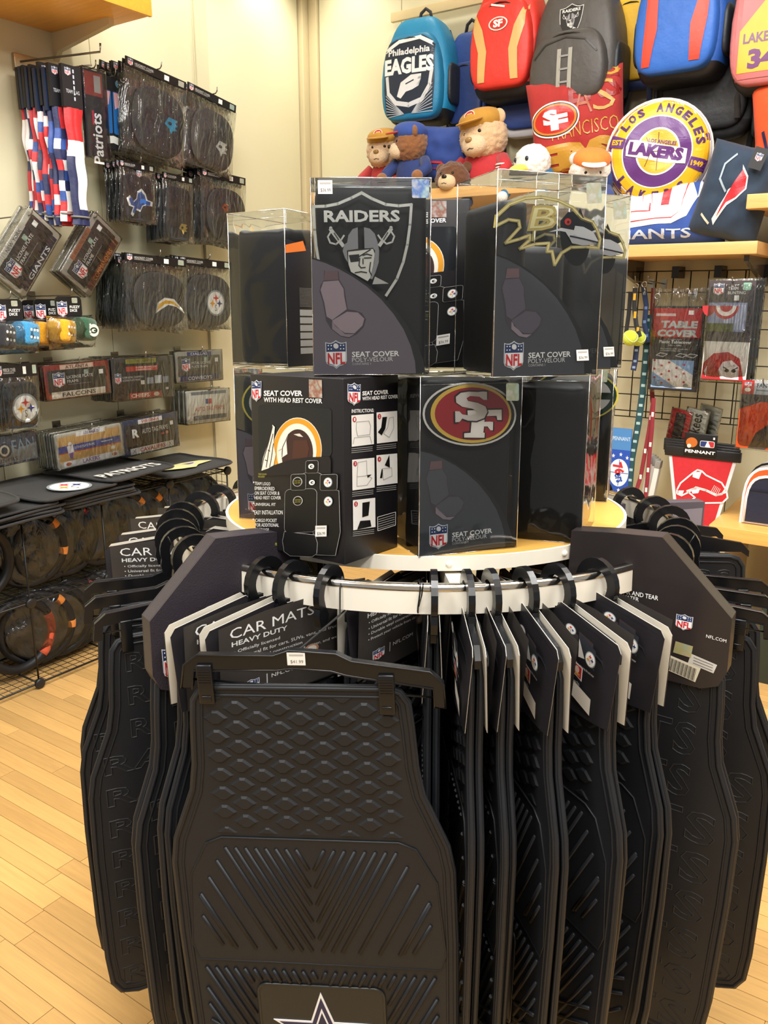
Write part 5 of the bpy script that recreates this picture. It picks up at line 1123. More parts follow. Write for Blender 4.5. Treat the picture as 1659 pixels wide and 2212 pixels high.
# ---- shelves on the back wall
OAK = M('d8a868', 'wood')
def shelf(name, x0, x1, yf, z, th, label, col=OAK):
    t = thing(name, T(x0, YB, z), label, 'shelf'); part('board', gbev(0, yf-YB, -th, x1-x0, -.001, 0, .002), col, t); return t
s1 = shelf('wall_shelf', -1.34, -.69, 3.5, 1.742, .047, 'oak wall shelf under the cushions, right of the seat cover boxes')
for x in (.06, .6): part('bracket', xf(gext([(0, -.047), (.42, -.047), (.42, -.07), (0, -.16)], -.01, .01), T(x, 0, 0) @ RZ(-PI/2)), M('4a4034', 'gloss'), s1)
shelf('wall_shelf', -2.62, -1.36, 3.5, 2.02, .047, 'oak wall shelf carrying the plush bears, hidden by the boxes')
s3 = shelf('wall_shelf', -.745, .6, 3.5, 1.909, .052, 'oak wall shelf at the right edge, higher than its neighbour')
part('bracket', xf(gext([(0, -.05), (.42, -.05), (.42, -.075), (0, -.16)], -.01, .01), T(.1, 0, 0) @ RZ(-PI/2)), M('4a4034', 'gloss'), s3)
s4 = shelf('wall_shelf', -.74, .6, 3.4, .652, .055, 'oak shelf low at the right edge carrying the sports bag', M('dca85c', 'wood'))
part('side_panel', gbox(.03, -.55, -.652, .06, -.05, -.055), M('cfc19a', 'gloss', .5), s4)
# ---- cushions
def cushion(m, W, Hh, D, col, label, art=None, round_=False, edge=None, aw=None, step=.0009, seed=0):
    t = thing('cushion', m, label, 'cushion', 'cushions on the back wall shelves')
    pad = gpillow(W, Hh, D, 30, .35, round_, .012, seed); part('pad', pad, M(col, 'fabric'), t)
    if edge:
        pts = [(W/2*math.cos(a), 0, Hh/2*math.sin(a)) for a in [2*PI*k/40 for k in range(40)]] if round_ else [(W/2*sgp(math.cos(a), .35), 0, Hh/2*sgp(math.sin(a), .35)) for a in [2*PI*k/48 for k in range(48)]]
        part('piping', gtube(pts, .006, 6, True), M(edge, 'fabric'), t)
    if art:
        A = Art(-1, -1, 1, 1, W, Hh, step=.0011); art(A); drape(A, [pad], T(-W/2, -D, -Hh/2) @ FRONT, 'emblem', t, W*.045)
    return t
def ring_text(A, s, r, a0, a1, h, c, L, w_):
    for k, ch in enumerate(s):
        if ch == ' ': continue
        a = math.radians(a0+(a1-a0)*k/max(1, len(s)-1)); x, y = r*math.sin(a), -r*math.cos(a); A.text(ch, x-w_/2, y-h/2, x+w_/2, y+h/2, c, L, .05, rot=math.degrees(a))
def ring_text_in(A, s, r, a0, a1, h, c, L, w_):
    for k, ch in enumerate(s):
        a = math.radians(a0+(a1-a0)*k/max(1, len(s)-1)); x, y = r*math.sin(a), -r*math.cos(a); A.text(ch, x-w_/2, y-h/2, x+w_/2, y+h/2, c, L, .05, rot=math.degrees(a)+180)
def a_lak(A):
    A.ell(0, 0, .985, .985, 'e8e2da', 1, 60); A.ell(0, 0, .95, .95, 'e2ac20', 2, 60); A.ell(0, 0, .66, .66, 'efe7d2', 3, 60); A.ell(0, 0, .635, .635, '5c2f72', 4, 60)
    ring_text(A, 'LOS ANGELES', .80, -52, 78, .17, '4a2a60', 3, .13); ring_text_in(A, 'LAKERS', .80, 232, 142, .17, '4a2a60', 3, .13)
    for a, s in ((-74, 'EST'), (108, '1949')):
        q = math.radians(a); c_, s_ = math.cos(q), math.sin(q); A.poly([(s_*r-c_*d*k, -c_*r-s_*d*k) for r, d, k in ((.64, .09, -1), (.64, .09, 1), (.95, .12, 1), (.95, .12, -1))], '5c2f72', 5); A.text(s, s_*.79-.11, -c_*.79-.05, s_*.79+.11, -c_*.79+.05, 'e2ac20', 6, .04, rot=10)
    A.ell(.02, 0, .41, .43, 'e4dcd0', 5); A.ell(.02, 0, .375, .395, 'd6a020', 6); A.line([(-.3, 0), (.34, 0)], .012, '5a3a18', 7); A.line([(.02, -.34), (.02, .34)], .012, '5a3a18', 7); A.line([(-.2, -.26), (-.1, 0), (-.2, .26)], .012, '5a3a18', 7)
    A.poly([(-.58, -.12), (-.52, -.24), (-.36, -.22), (.56, -.02), (.54, .24), (.2, .22), (-.58, .04)], 'e4dcd0', 7); A.text('LAKERS', -.53, -.12, .5, .11, '5c2f72', 8, .06, rot=10); A.text('LOS ANGELES', -.16, -.2, .36, -.13, '5c2f72', 8, .02, rot=10)
def a_sfc(A):
    g = 'b98a30'; A.text('ERS', -.1, -.85, .95, -.35, '8c1f1a', 1, .02); A.text('SCO', .1, -.98, .95, -.78, g, 2, .06); A.text('S', .38, -.72, .82, -.12, g, 2, -.01); A.text('A', .0, -.7, .36, -.12, '9c4a22', 2, -.01); A.text('FRANCISCO', -.5, .02, .85, .3, g, 2, -.01); A.text('ERS', -.95, .38, .75, .98, g, 2, .07)
    A.ell(-.42, -.12, .52, .36, 'efe8df', 3); A.ell(-.42, -.12, .49, .33, '1a1412', 4); A.ell(-.42, -.12, .47, .31, 'd07a30', 5); A.ell(-.42, -.12, .42, .27, 'b8241e', 6); A.text('S', -.66, -.32, -.34, -.02, 'f0ebe4', 8, .06); A.text('F', -.5, -.2, -.14, .1, 'f0ebe4', 7, .06)
def a_ny(A):
    A.poly([(-1, -.95), (.35, -.98), (.5, -.3), (.35, .3), (.1, .5), (-1, .62)], 'e2e0de', 1); A.poly([(.5, -.98), (.8, -.8), (.62, -.3), (.5, -.3)], 'd8d8d8', 1)
    for c, L, o in (('b8303a', 2, .028), ('f4f2ee', 3, 0)):
        A.poly([(-.95-o, .1+o), (-.8, -.6-o), (-.45+o, -.65-o), (-.42, -.15), (-.3+o, -.15), (-.3+o, .08+o), (-.6, .08+o), (-.55, -.4), (-.65, -.4), (-.78, .1+o)], c, L); A.poly([(-.28-o, -.7-o), (-.08+o, -.7-o), (-.1, -.05), (.04, -.05), (.06, -.75-o), (.3+o, -.78-o), (.24, .12), (.1, .32+o), (-.95-o, .42+o), (-.95-o, .24-o), (.0, .18), (.02, .1), (-.24, .1)], c, L)
    A.text('GIANTS', -.95, .66, .45, .9, 'b9c4d4', 2, .02)
def a_tex(A):
    A.poly([(.05, -.55), (.3, -.35), (.36, -.1), (.2, .12), (.0, .28), (-.18, .62), (-.22, .72), (-.3, .6), (-.12, .1), (-.1, -.02), (.12, -.2), (.14, -.35)], 'e8e2dc', 1); A.poly([(.1, -.46), (.27, -.32), (.32, -.1), (.16, .1), (-.04, .22), (-.2, .55), (-.1, .1), (.14, -.12), (.18, -.3)], 'b8242e', 2)
    A.line([(-.2, -.72), (-.42, -.5), (-.42, -.2), (-.16, .02)], .05, '9aa8b4', 2); A.line([(-.62, .55), (-.36, .7)], .05, 'd8c8b0', 1)
def a_bro(A):
    A.poly([(-.6, .9), (-.2, .35), (.4, -.1), (1, -.5), (1, .6), (.2, .7)], 'e4e0dc', 1); A.line([(-.75, .3), (-.55, .5), (-.2, .45), (.4, -.1)], .06, '23264a', 2); A.line([(-.7, -.1), (-.62, .25), (-.4, .3), (.2, -.2), (.9, -.7)], .06, '23264a', 2); A.poly([(-.45, .05), (-.3, .12), (.0, -.12), (-.2, -.1)], 'e4e0dc', 3)
cs = cushion(BWm(1247, 268, 3.70, 14) @ RY(math.radians(-8)), .41, .40, .13, 'a02420', 'square dark red and gold lettered cushion with red oval emblem', a_sfc, seed=3, step=.0007)
ck = cushion(BWm(1422, 334, 3.66, 12), .415, .415, .16, '5c2f72', 'round purple and gold cushion with basketball emblem', a_lak, True, 'd8d0c8', seed=4, step=.0007)
cushion(T(-1.075, 3.66, 1.742+.125) @ RZ(.12) @ RX(math.radians(-16)), .46, .255, .16, '2a4a94', 'blue cushion with large white and red letters, under the round cushion', a_ny, False, '9ab0c8', seed=5, step=.0007)
ct = cushion(T(-.815, 3.62, 1.742+.185) @ RZ(.05) @ RY(math.radians(14)), .27, .36, .17, '1e3044', 'dark navy cushion with red bull-horn emblem and hang tag', a_tex, seed=6, step=.0007)
A = Art(0, 0, 40, 60, .05, .075); A.rect(0, 0, 40, 60, '2a2a2c', 1); A.shield(10, 14, 30, 38, 2); A.build('hang_tag', ct, T(.03, -.105, .09) @ RY(.1) @ FRONT)
cushion(T(-.60, 3.72, 2.14) @ RZ(-.1) @ RY(math.radians(-6)), .40, .42, .15, 'e0501c', 'orange cushion with white and navy horse emblem at the right edge', a_bro, seed=7, step=.0007)
cushion(T(-.52, 3.8, 1.96+.1), .34, .3, .12, '2c2450', 'purple cushion behind the navy cushion at the right edge', None, seed=8)
# ---- plush toys
def plush(px, py, y, r, fur, muz, label, yaw=0, pitch=0, roll=0, cap=None, brim=None, shirt=None, face='bear', nose='2a2018', stripes=False, badge=None):
    p = onp(px, py, 1, y); zs = 2.02; t = thing('plush_toy', T(p.x, p.y, p.z), label, 'plush toy', 'plush toys on the back wall shelf')
    R = RZ(math.radians(yaw)) @ RX(math.radians(pitch)) @ RY(math.radians(roll)); F = M(fur, 'plush'); MZ = M(muz, 'plush')
    hd = part('head', gsup(r, r*.92, r*.94, 1, 1, 72, 50, .075, 75, px), F, t, R)
    if face == 'bear':
        part('muzzle', xf(gsup(r*.52, r*.42, r*.40, .9, 1, 22, 14, .02), T(0, -r*.78, -r*.30)), MZ, hd); part('nose', xf(gsup(r*.15, r*.09, r*.10, .8, .8, 14, 10), T(0, -r*1.18, -r*.10)), M(nose, 'gloss'), hd)
        part('mouth', gtube([(-r*.25, -r*1.08, -r*.42), (-r*.1, -r*1.17, -r*.46), (0, -r*1.19, -r*.42), (r*.1, -r*1.17, -r*.46), (r*.25, -r*1.08, -r*.42)], r*.018, 5), M('3a2a20', 'plain'), hd)
        for s in (-1, 1):
            part('eye', xf(gsup(r*.08, r*.06, r*.08, 1, 1, 12, 8), T(s*r*.34, -r*.82, r*.16)), M('1a120e', 'gloss'), hd); part('ear', xf(gsup(r*.3, r*.16, r*.3, 1, 1, 16, 12, .04), T(s*r*.78, r*.05, r*.62)), F, hd)
    else:
        part('beak', xf(gsup(r*.5, r*.62, r*.28, 1, 1, 20, 12), T(0, -r*.95, -r*.28)), M(muz, 'plush'), hd)
        for s in (-1, 1): part('eye', xf(gsup(r*.12, r*.08, r*.13, 1, 1, 12, 8), T(s*r*.42, -r*.78, r*.22)), M('2a3038', 'gloss'), hd)
    if cap:
        part('cap', xf(gsup(r*.92, r*.9, r*.5, .9, 1, 26, 12), T(0, -r*.05, r*.62)), M(cap, 'fabric'), hd); part('brim', xf(gsup(r*.6, r*.42, r*.05, .6, 1, 20, 8), T(0, -r*.95, r*.58) @ RX(.15)), M(brim or cap, 'fabric'), hd)
        if badge: A = Art(-1, -1, 1, 1, r*.5, r*.4); A.ell(0, 0, 1, 1, 'e0d8c8', 1); A.ell(0, 0, .86, .86, badge, 2); A.text('SF' if badge == 'b8302a' else 'NE', -.5, -.4, .5, .4, 'f0ece6', 3, .05); A.build('cap_badge', hd, T(-r*.25, -r*.93, r*.62) @ RX(-.35) @ FRONT)
    hb = p.z-zs; br = r*1.05; bc = shirt or fur; bz = -hb/2-r*.25
    part('body', xf(gsup(br, br*.8, max(.06, hb/2-r*.1), .8, 1, 24, 16, .03), T(0, .03, bz+.0)), M(bc, 'fabric' if shirt else 'plush'), t)
    for s in (-1, 1):
        a = part('arm', gtube([(s*br*.8, 0, -r*.85), (s*br*1.15, -.03, -r*1.3), (s*br*1.05, -.09, -r*1.7)], [r*.3, r*.3, r*.27], 12), M(bc, 'fabric' if shirt else 'plush'), t)
        part('paw', xf(gsup(r*.3, r*.3, r*.3), T(s*br*1.05, -.1, -r*1.75)), F, a)
        if stripes:
            for k in (0, .12): part('stripe', gtube([Vector((s*br*1.0, -.02, -r*(1.12+k)))+Vector((r*.33*math.cos(q), r*.33*math.sin(q), 0)) for q in [2*PI*j/16 for j in range(16)]], r*.035, 5, True), M('e8e0d8', 'fabric'), a)
    return t
plush(832, 327, 3.70, .094, 'c9a884', 'd8bc98', 'tan plush bear with mustard cap at the left end of the plush row', 10, 4, 0, 'b4842c', None, 'a82a2c', badge='b8302a', nose='8a6a3a')
plush(888, 312, 3.62, .09, '8a5a34', 'd8bf9c', 'brown plush bear with blue and red cap turned to the left', -48, 2, 8, '2c4a94', 'b8302a', '22366e')
cushion(BWm(958, 335, 3.70, -8) @ RY(.12), .34, .26, .15, '24418a', 'blue plush cushion with red curved stripes between the bears', lambda A: [A.line([(-.35, .6), (-.1, .3), (.3, .3), (.5, .5)], .07, 'd83a3a', 2), A.line([(-.3, .75), (-.05, .5), (.3, .5), (.45, .65)], .07, '7a3a78', 2)], seed=9)
plush(978, 388, 3.56, .082, '5f3a1f', 'd0b48c', 'dark brown plush bear in front of the blue cushion', 6, -6, 0, None, None, '2a3358', nose='1a1410')
plush(1045, 298, 3.64, .112, 'd0ad84', 'd8bc98', 'large tan plush bear with mustard cap and red striped jersey', -4, 6, -8, 'b4842c', None, 'b0242a', stripes=True, badge='b8302a', nose='9a7a4a')
plush(1150, 352, 3.58, .082, 'e4e0da', 'e0c850', 'white plush bird with yellow beak', -22, 8, 0, None, None, '2c6a94', face='bird')
plush(1275, 372, 3.56, .085, 'e4ddd4', 'e2dbd0', 'white plush animal with orange forehead patch above the gold bird box', 30, 20, 0, 'e07a2c', 'e4ddd4', '26386e')
# ================================================================ right side: wire grid and hanging goods
GY = 3.90; gx0, gx1 = -1.33, -.20; gz0, gz1 = .99, 1.648; 
g = thing('wire_grid', T(gx0, GY, gz0), 'black wire grid panel on the back wall below the oak shelf', 'grid panel')
for k in range(16):
    x = k*(gx1-gx0)/15; part('vertical_wire', gtube([(x, 0, 0), (x, 0, gz1-gz0)], .0028, 6), WB, g)
for z in (0, .028, .105, .182, .259, .336, .413, .49, .567, gz1-gz0): part('horizontal_wire', gtube([(0, -.004, z), (gx1-gx0, -.004, z)], .0028, 6), WB, g)
for x in (.03, .22, .40, .60): part('wall_clip', gbox(x, -.012, gz1-gz0-.03, x+.03, .09, gz1-gz0+.02), WB, g)
def ghook(x, z, ln, label):
    t = thing('grid_hook', T(x, GY-.006, z), label, 'hook', 'wire grid hooks'); part('arm', gtube([(0, 0, 0), (0, -ln, .01), (0, -ln-.01, .03)], .0026, 6), HOOK, t); part('clasp', gbox(-.012, -.006, -.02, .012, .0, .02), HOOK, t)
def panelpack(rect, y, label, fn, D=.012, cardc='1b1b1d', film=True, yaw=0, n=1, cat='pack', top=0):
    x0, y0, x1, y1 = rect; W, Hh = spanb(x0, y0, x1, y1, y); p = onp((x0+x1)/2, y0, 1, y)
    for i in range(n):
        t = thing('hanging_pack', T(p.x+i*.006, p.y+i*.03, p.z) @ RZ(math.radians(yaw)), label if i == 0 else 'pack hanging behind the TEAM BUNTING one, '+ORD[i]+' from the front', cat, 'packs on the wire grid')
        part('card', gbox(-W/2+.006, -D/2, -Hh+.006, W/2-.006, D/2, -Hh*top-.004), M(cardc, 'card'), t)
        if i == 0: A = Art(0, 0, 100, 100*Hh/W, W, Hh); fn(A, 100*Hh/W); A.build('print', t, T(-W/2, -D/2-.0006, -Hh) @ FRONT)
        if film: part('clear_bag', xf(gpillow(W*1.06, Hh*1.03, D*2.6, 12, .1, False, .004, W*30), T(0, 0, -Hh/2)), CRINK, t)
    ghook(p.x, p.z-.02, GY-y+.01, 'wire hook on the grid for the '+label[:label.index(' pack')] if ' pack' in label else 'wire hook on the grid')
def f_table(A, h):
    A.rect(4, h*.18, 96, h*.48, 'b4262c', 1); A.rect(4, h*.46, 96, h*.98, '2a2426', 1); A.text('TABLE', 18, h*.30, 88, h*.37, 'b9c4c4', 2, .06, slant=.1); A.text('COVER', 12, h*.385, 90, h*.455, 'b9c4c4', 2, .06, slant=.1); A.rect(70, h*.2, 80, h*.24, 'efefec', 2); A.rect(8, h*.23, 46, h*.255, 'd8c8c8', 2)
    A.text('1 - HEAVY DUTY', 36, h*.475, 62, h*.487, 'd8d8d8', 2); A.text('Plastic Tablecover', 18, h*.49, 80, h*.52, 'e8e8e8', 2, .02); A.text('54in x 108in', 36, h*.53, 62, h*.545, 'd8d8d8', 2); A.text('Fits a conventional 8ft. banquet table\nor 2 standard folding tables', 22, h*.565, 74, h*.6, 'd8d8d8', 2)
    for x in (14, 52, 72): A.line([(x, h*.64), (x+8, h*.615), (x+22, h*.625), (x+14, h*.652)], 1.2, 'd8d8d8', 2, True)
    A.rect(8, h*.68, 88, h*.96, '8fb0d8', 2); A.clip = [(8, h*.68), (88, h*.68), (88, h*.96), (8, h*.96)]; A.poly([(8, h*.68), (40, h*.68), (88, h*.82), (88, h*.94), (60, h*.96), (8, h*.8)], 'ece8e6', 3)
    for k in range(14): x, y = 12+(k*29 % 72), h*(.69+(k*.017)); A.ell(x, y, 2.6, 2.2, 'c03a40', 4, 6)
    A.clip = None; A.ell(76, h*.93, 5, 4.5, '9aa4a8', 5, 16)
panelpack((1413, 625, 1528, 848), 3.66, 'red and black TABLE COVER pack in a clear sleeve', f_table, top=.15, yaw=-3)
def f_bunt(A, h):
    A.rect(3, 2, 97, h*.6, '4a4448', 1); A.shield(12, h*.03, 34, h*.15, 2); A.text('TEAM\nBUNTING', 42, h*.07, 78, h*.14, 'e0e0e0', 2, .03); A.rect(72, h*.03, 88, h*.1, M('a0e0d0', 'holo'), 2, 2); A.rect(56, h*.15, 66, h*.2, 'efefec', 2)
    A.rect(5, h*.22, 84, h*.5, '8c96b8', 2); A.rect(5, h*.42, 60, h*.5, '5a6234', 3)
    for k in range(8): A.rect(40+k*5.5, h*.24, 42.5+k*5.5, h*.48, 'c4cade', 3)
    A.ell(42, h*.25, 26, h*.13, 'b03038', 4, 24, a0=0, a1=180); A.ell(42, h*.25, 21, h*.1, 'e4e0dc', 5, 24, a0=0, a1=180); A.ell(42, h*.25, 13, h*.06, 'b03038', 6, 24, a0=0, a1=180); A.ell(6, h*.25, 14, h*.1, 'b03038', 4, 20, a0=0, a1=180)
    A.rect(3, h*.6, 97, h*.98, 'e0dcd8', 1); A.poly([(3, h*.98), (5, h*.82), (25, h*.72), (55, h*.7), (80, h*.76), (92, h*.98)], 'b42a34', 2); A.poly([(44, h*.97), (38, h*.88), (46, h*.8), (64, h*.78), (80, h*.84), (82, h*.97)], 'e0dce0', 3); A.ell(56, h*.885, 5, 3.5, '2a2426', 4, 12); A.ell(70, h*.885, 5, 3.5, '2a2426', 4, 12); A.line([(48, h*.85), (58, h*.875)], 2, '2a2426', 4); A.line([(78, h*.85), (68, h*.875)], 2, '2a2426', 4); A.poly([(8, h*.9), (14, h*.84), (13, h*.96)], 'e0dce0', 3)
panelpack((1530, 604, 1640, 826), 3.52, 'dark card TEAM BUNTING pack with red and white folded cloth', f_bunt, yaw=-8, n=3)
def f_ben(A, h):
    A.rect(2, 1, 30, h*.2, 'b03030', 1); A.shield(8, h*.03, 24, h*.1, 2); A.ell(16, h*.14, 7, 5, 'd8d8c8', 2, 14); A.rect(30, 1, 98, h*.2, 'a9acb0', 1); A.text('FAN FLAG', 36, h*.04, 92, h*.1, '3a4450', 2, .03); A.rect(36, h*.13, 90, h*.15, '77787a', 2); A.rect(2, h*.2, 98, h*.98, 'd84a1c', 1); A.poly([(2, h*.2), (98, h*.2), (98, h*.3), (50, h*.3), (2, h*.42)], '4a423e', 2); A.poly([(30, h*.98), (45, h*.75), (70, h*.62), (98, h*.56), (98, h*.78), (70, h*.98)], '4a423e', 2)
panelpack((1602, 822, 1700, 974), 3.50, 'orange and black folded cloth in a clear pack at the right edge', f_ben, yaw=-6)
# ---- pennants
def pennant(m, label, col, fn=None, grp='pennants below the wire grid'):
    t = thing('pennant', m, label, 'pennant', grp); W, Hh = .30, .66
    part('felt', gext([(-W*.47, 0), (W*.47, 0), (W*.06, -Hh), (-W*.06, -Hh)], -.002, .002), M('dcdce0', 'fabric'), t); part('felt_face', gext([(-W*.42, -.006), (W*.42, -.006), (W*.03, -Hh+.02), (-W*.03, -Hh+.02)], -.0034, -.0022), M(col, 'fabric'), t)
    part('top_band', gbev(-W*.52, -.008, -.012, W*.52, .008, .03, .003), M('1c1c1e', 'card'), t)
    if fn: A = Art(0, 0, 100, 100*Hh/W, W, Hh, step=.0005); fn(A, 220); A.build('print', t, T(-W/2, -.0038, -Hh) @ FRONT)
    return t
def f_sox(A, h):
    for pts in ([(20, 52), (24, 42), (40, 25), (46, 20), (52, 21), (58, 26), (80, 34), (86, 42), (82, 50), (76, 52), (60, 47), (46, 45), (36, 54), (27, 60), (20, 58)], [(46, 60), (34, 52), (46, 46), (60, 48), (74, 53), (88, 46), (90, 54), (84, 62), (60, 66), (52, 72), (46, 84), (38, 90), (31, 84), (30, 76)]): A.poly(pts, 'c0242e', 2); A.line(pts, 2.2, 'f0eeec', 3, True)
    for q in ([(40, 24), (52, 22), (49, 33), (40, 31)], [(22, 53), (30, 52), (28, 59), (22, 59)], [(40, 50), (52, 46), (50, 53), (42, 55)], [(33, 80), (41, 78), (40, 87), (34, 88)]): A.poly(q, 'dfe2ec', 4)
    for k in range(5): A.line([(71+k*2, 39+k), (67+k*2.4, 49+k*.4)], .9, 'e8b8b8', 4)
    A.text('RED SOX', 12, 150, 96, 166, '1f2448', 3, .05, rot=90); A.ell(38, 108, 14, 12, 'd0707a', 2); A.ell(66, 112, 14, 14, 'd0707a', 2)
pm = T(*onp(1517, 985, 1, 3.60)) @ RZ(math.radians(-3))
pn = pennant(pm, 'red felt pennant with a pair of outlined socks and navy lettering', 'c4242e', f_sox)
part('header_card', gbev(-.075, -.012, .0, .058, -.008, .095, .003), BLK, pn); A = Art(0, 0, 140, 100, .133, .095); A.ell(32, 42, 25, 22, 'c0682a', 1); A.ell(22, 58, 9, 9, 'e0d8cc', 2, 16); A.poly(rrect(68, 30, 130, 58, 6), 'e8e8ea', 1); A.poly(rrect(70, 32, 98, 56, 4), '26366e', 2); A.poly(rrect(104, 32, 128, 56, 4), 'b83038', 2); A.poly([(90, 56), (98, 34), (106, 40), (114, 56)], 'eeeeee', 3); A.text('PENNANT', 6, 74, 136, 88, 'f2f2f0', 2, .03); A.rect(122, 12, 130, 22, 'e8d8d8', 1); A.build('printed_header', pn, T(-.075, -.0126, 0) @ FRONT)
for i in range(1, 4): pennant(pm @ T(-.012*i, .028*i, .006*i), 'white-edged pennant hanging behind the red pennant, '+ORD[i]+' from the front', 'b82a34')
t = thing('team_pennant', T(*onp(1342, 925, 1, 3.70)), 'blue and white pennant with stars and a basketball emblem reading 76ers', 'pennant'); W, Hh = spanb(1318, 925, 1366, 1066, 3.70)
part('cloth', gbox(-W/2, -.003, -Hh, W/2, .003, 0), M('2a55b0', 'fabric'), t); A = Art(0, 0, 48, 141, W, Hh); A.rect(0, 0, 48, 46, '4a84c0', 1); A.text('PENNANT', 8, 18, 46, 26, 'd0e0f0', 2); A.rect(0, 46, 48, 141, '2450b0', 1); A.ell(26, 96, 21, 30, 'eceaf0', 2); A.line([(6, 96), (46, 96)], 1.5, '2450b0', 3); A.line([(26, 68), (26, 124)], 1.5, '2450b0', 3); A.text('76', 12, 76, 38, 98, 'c0303a', 4, .05, rot=70); A.text('ers', 16, 100, 36, 114, '2450b0', 4, .03, rot=70)
for x, y in ((12, 60), (28, 56), (42, 62), (10, 134), (28, 134), (42, 130)): A.poly([(x+(4 if k % 2 == 0 else 1.7)*math.sin(PI*k/5), y-(5 if k % 2 == 0 else 2)*math.cos(PI*k/5)) for k in range(10)], 'f0f0f4', 3)
A.build('print', t, T(-W/2, -.0036, -Hh) @ FRONT)
for k in range(4):
    q = onp(1408+k*9, 985+k*2, 1, 3.74-.0*k); t = thing('folded_board', T(q.x, 3.76-.03*k, q.z) @ RY(math.radians(7)), 'white folded pennant sleeve seen edge-on beside the lanyards, '+ORD[k]+' from the left', 'sleeve', 'white sleeves beside the lanyards'); part('board', gbev(-.012, -.02, -.42, .010, .015, 0, .002), M('d4d2cc', 'card'), t); part('top_fold', gbev(-.013, -.021, -.03, .011, .016, .004, .002), M('8f8d88', 'card'), t)
# ---- lanyards, leashes and tennis balls
def strapline(name, pts, y, w_, col, label, cat, marks=None, grp='leashes and lanyards on the wire grid'):
    P = [onp(a, b_, 1, y+dy) for a, b_, dy in pts]; t = thing(name, T(*P[0]), label, cat, grp); v = []; f = []; n = len(P)
    for i, p in enumerate(P):
        d = (P[min(i+1, n-1)]-P[max(i-1, 0)]).normalized(); s = d.cross(Vector((0, 1, 0))); s.normalize()
        for sg in (-1, 1):
            for dy in (-.0012, .0012): v.append(p-P[0]+s*sg*w_/2+Vector((0, dy, 0)))
    for i in range(n-1):
        a, b_ = i*4, (i+1)*4; f += [(a, a+2, b_+2, b_), (a+1, b_+1, b_+3, a+3), (a, b_, b_+1, a+1), (a+2, a+3, b_+3, b_+2)]
    part('webbing', (v, f, True), M(col, 'fabric'), t)
    if marks:
        parts = []
        for k in range(marks[1]):
            q = (k+.5)/marks[1]*(n-1); i = int(q); p = P[i].lerp(P[min(i+1, n-1)], q-i)-P[0]; parts.append(xf(gbox(-w_*.28, -.0022, -marks[2], w_*.28, -.0012, marks[2]), T(*p)))
        part('marks', parts, M(marks[0], 'card'), t, kind='stuff')
    return t
strapline('dog_leash', [(1400, 680, 0), (1396, 760, 0), (1388, 850, -.01), (1378, 920, -.01), (1365, 990, -.02), (1358, 1070, -.02)], 3.72, .030, '1f4a50', 'long teal webbing leash with pale flecks', 'leash', ('a8c4c4', 18, .006))
strapline('lanyard', [(1412, 860, 0), (1402, 930, 0), (1392, 985, 0), (1384, 1030, 0), (1374, 1062, 0), (1380, 1078, 0), (1394, 1076, 0)], 3.66, .018, '8a2430', 'maroon lanyard loop with white badges, left strand', 'lanyard', ('e8e0dc', 5, .010))
strapline('lanyard', [(1412, 860, -.01), (1408, 930, -.01), (1402, 990, -.01), (1398, 1040, -.01), (1394, 1076, -.01)], 3.66, .018, '8a2430', 'maroon lanyard loop with white badges, right strand', 'lanyard', ('e8e0dc', 4, .010))
strapline('dog_leash', [(1372, 622, 0), (1370, 660, 0), (1374, 700, 0), (1382, 728, -.02)], 3.62, .020, '16181c', 'black leash with gold patches holding the tennis ball toy', 'leash', ('c89a28', 3, .014))
strapline('dog_leash', [(1390, 618, 0), (1396, 660, 0), (1392, 700, 0), (1400, 740, 0)], 3.70, .022, '24365e', 'navy leash looped over the grid hook', 'leash', ('6a84b0', 4, .006))
strapline('dog_leash', [(1362, 630, 0), (1358, 680, 0), (1352, 720, 0)], 3.66, .018, '1c1e22', 'plain black leash at the left of the grid', 'leash')
strapline('dog_leash', [(1376, 745, 0), (1372, 780, 0), (1368, 800, 0)], 3.66, .024, '1e2c4c', 'short navy collar with metal ring hanging under the tennis balls', 'leash', ('8a9ab8', 3, .005))
strapline('lanyard', [(1412, 622, .03), (1408, 690, .03), (1404, 780, .03), (1410, 870, .03)], 3.76, .02, '7a2a30', 'dark red strap behind the teal leash', 'lanyard')
for px, py, y, lb in ((1361, 730, 3.58, 'yellow-green tennis ball nearest the camera'), (1378, 731, 3.66, 'yellow-green tennis ball behind the first')):
    p = onp(px, py, 1, y); t = thing('tennis_ball', T(*p), lb+' on the black leash', 'tennis ball', 'tennis balls on the leash'); part('felt', gsup(.033, .033, .033, 1, 1, 24, 16), M('c8d838', 'plush'), t); part('seam', gtube([(.0335*math.cos(a)*math.cos(.5*math.sin(2*a)), .0335*math.sin(a)*math.cos(.5*math.sin(2*a)), .0335*math.sin(.5*math.sin(2*a))) for a in [2*PI*k/40 for k in range(40)]], .0011, 5, True), M('e8ecc8', 'plain'), t)
for px, py, lb in ((1374, 618, 'left'), (1392, 614, 'middle'), (1420, 640, 'right')):
    p = onp(px, py, 1, 3.66); t = thing('swivel_clip', T(*p), 'small metal swivel clip at the top of the hanging leashes, %s one' % lb, 'clip', 'swivel clips'); part('ring', gtube([(.011*math.cos(a), 0, .011*math.sin(a)) for a in [2*PI*k/14 for k in range(14)]], .0022, 6, True), M('b8b8ba', 'chrome'), t); part('snap', gtube([(0, 0, -.01), (.006, 0, -.025), (0, 0, -.04)], .003, 6), M('b8b8ba', 'chrome'), t)
for px, lb in ((1372, 'left'), (1400, 'right')): q = onp(px, 612, 1, 3.66); ghook(q.x, q.z, .23, 'wire grid hook carrying the leashes, %s one' % lb)
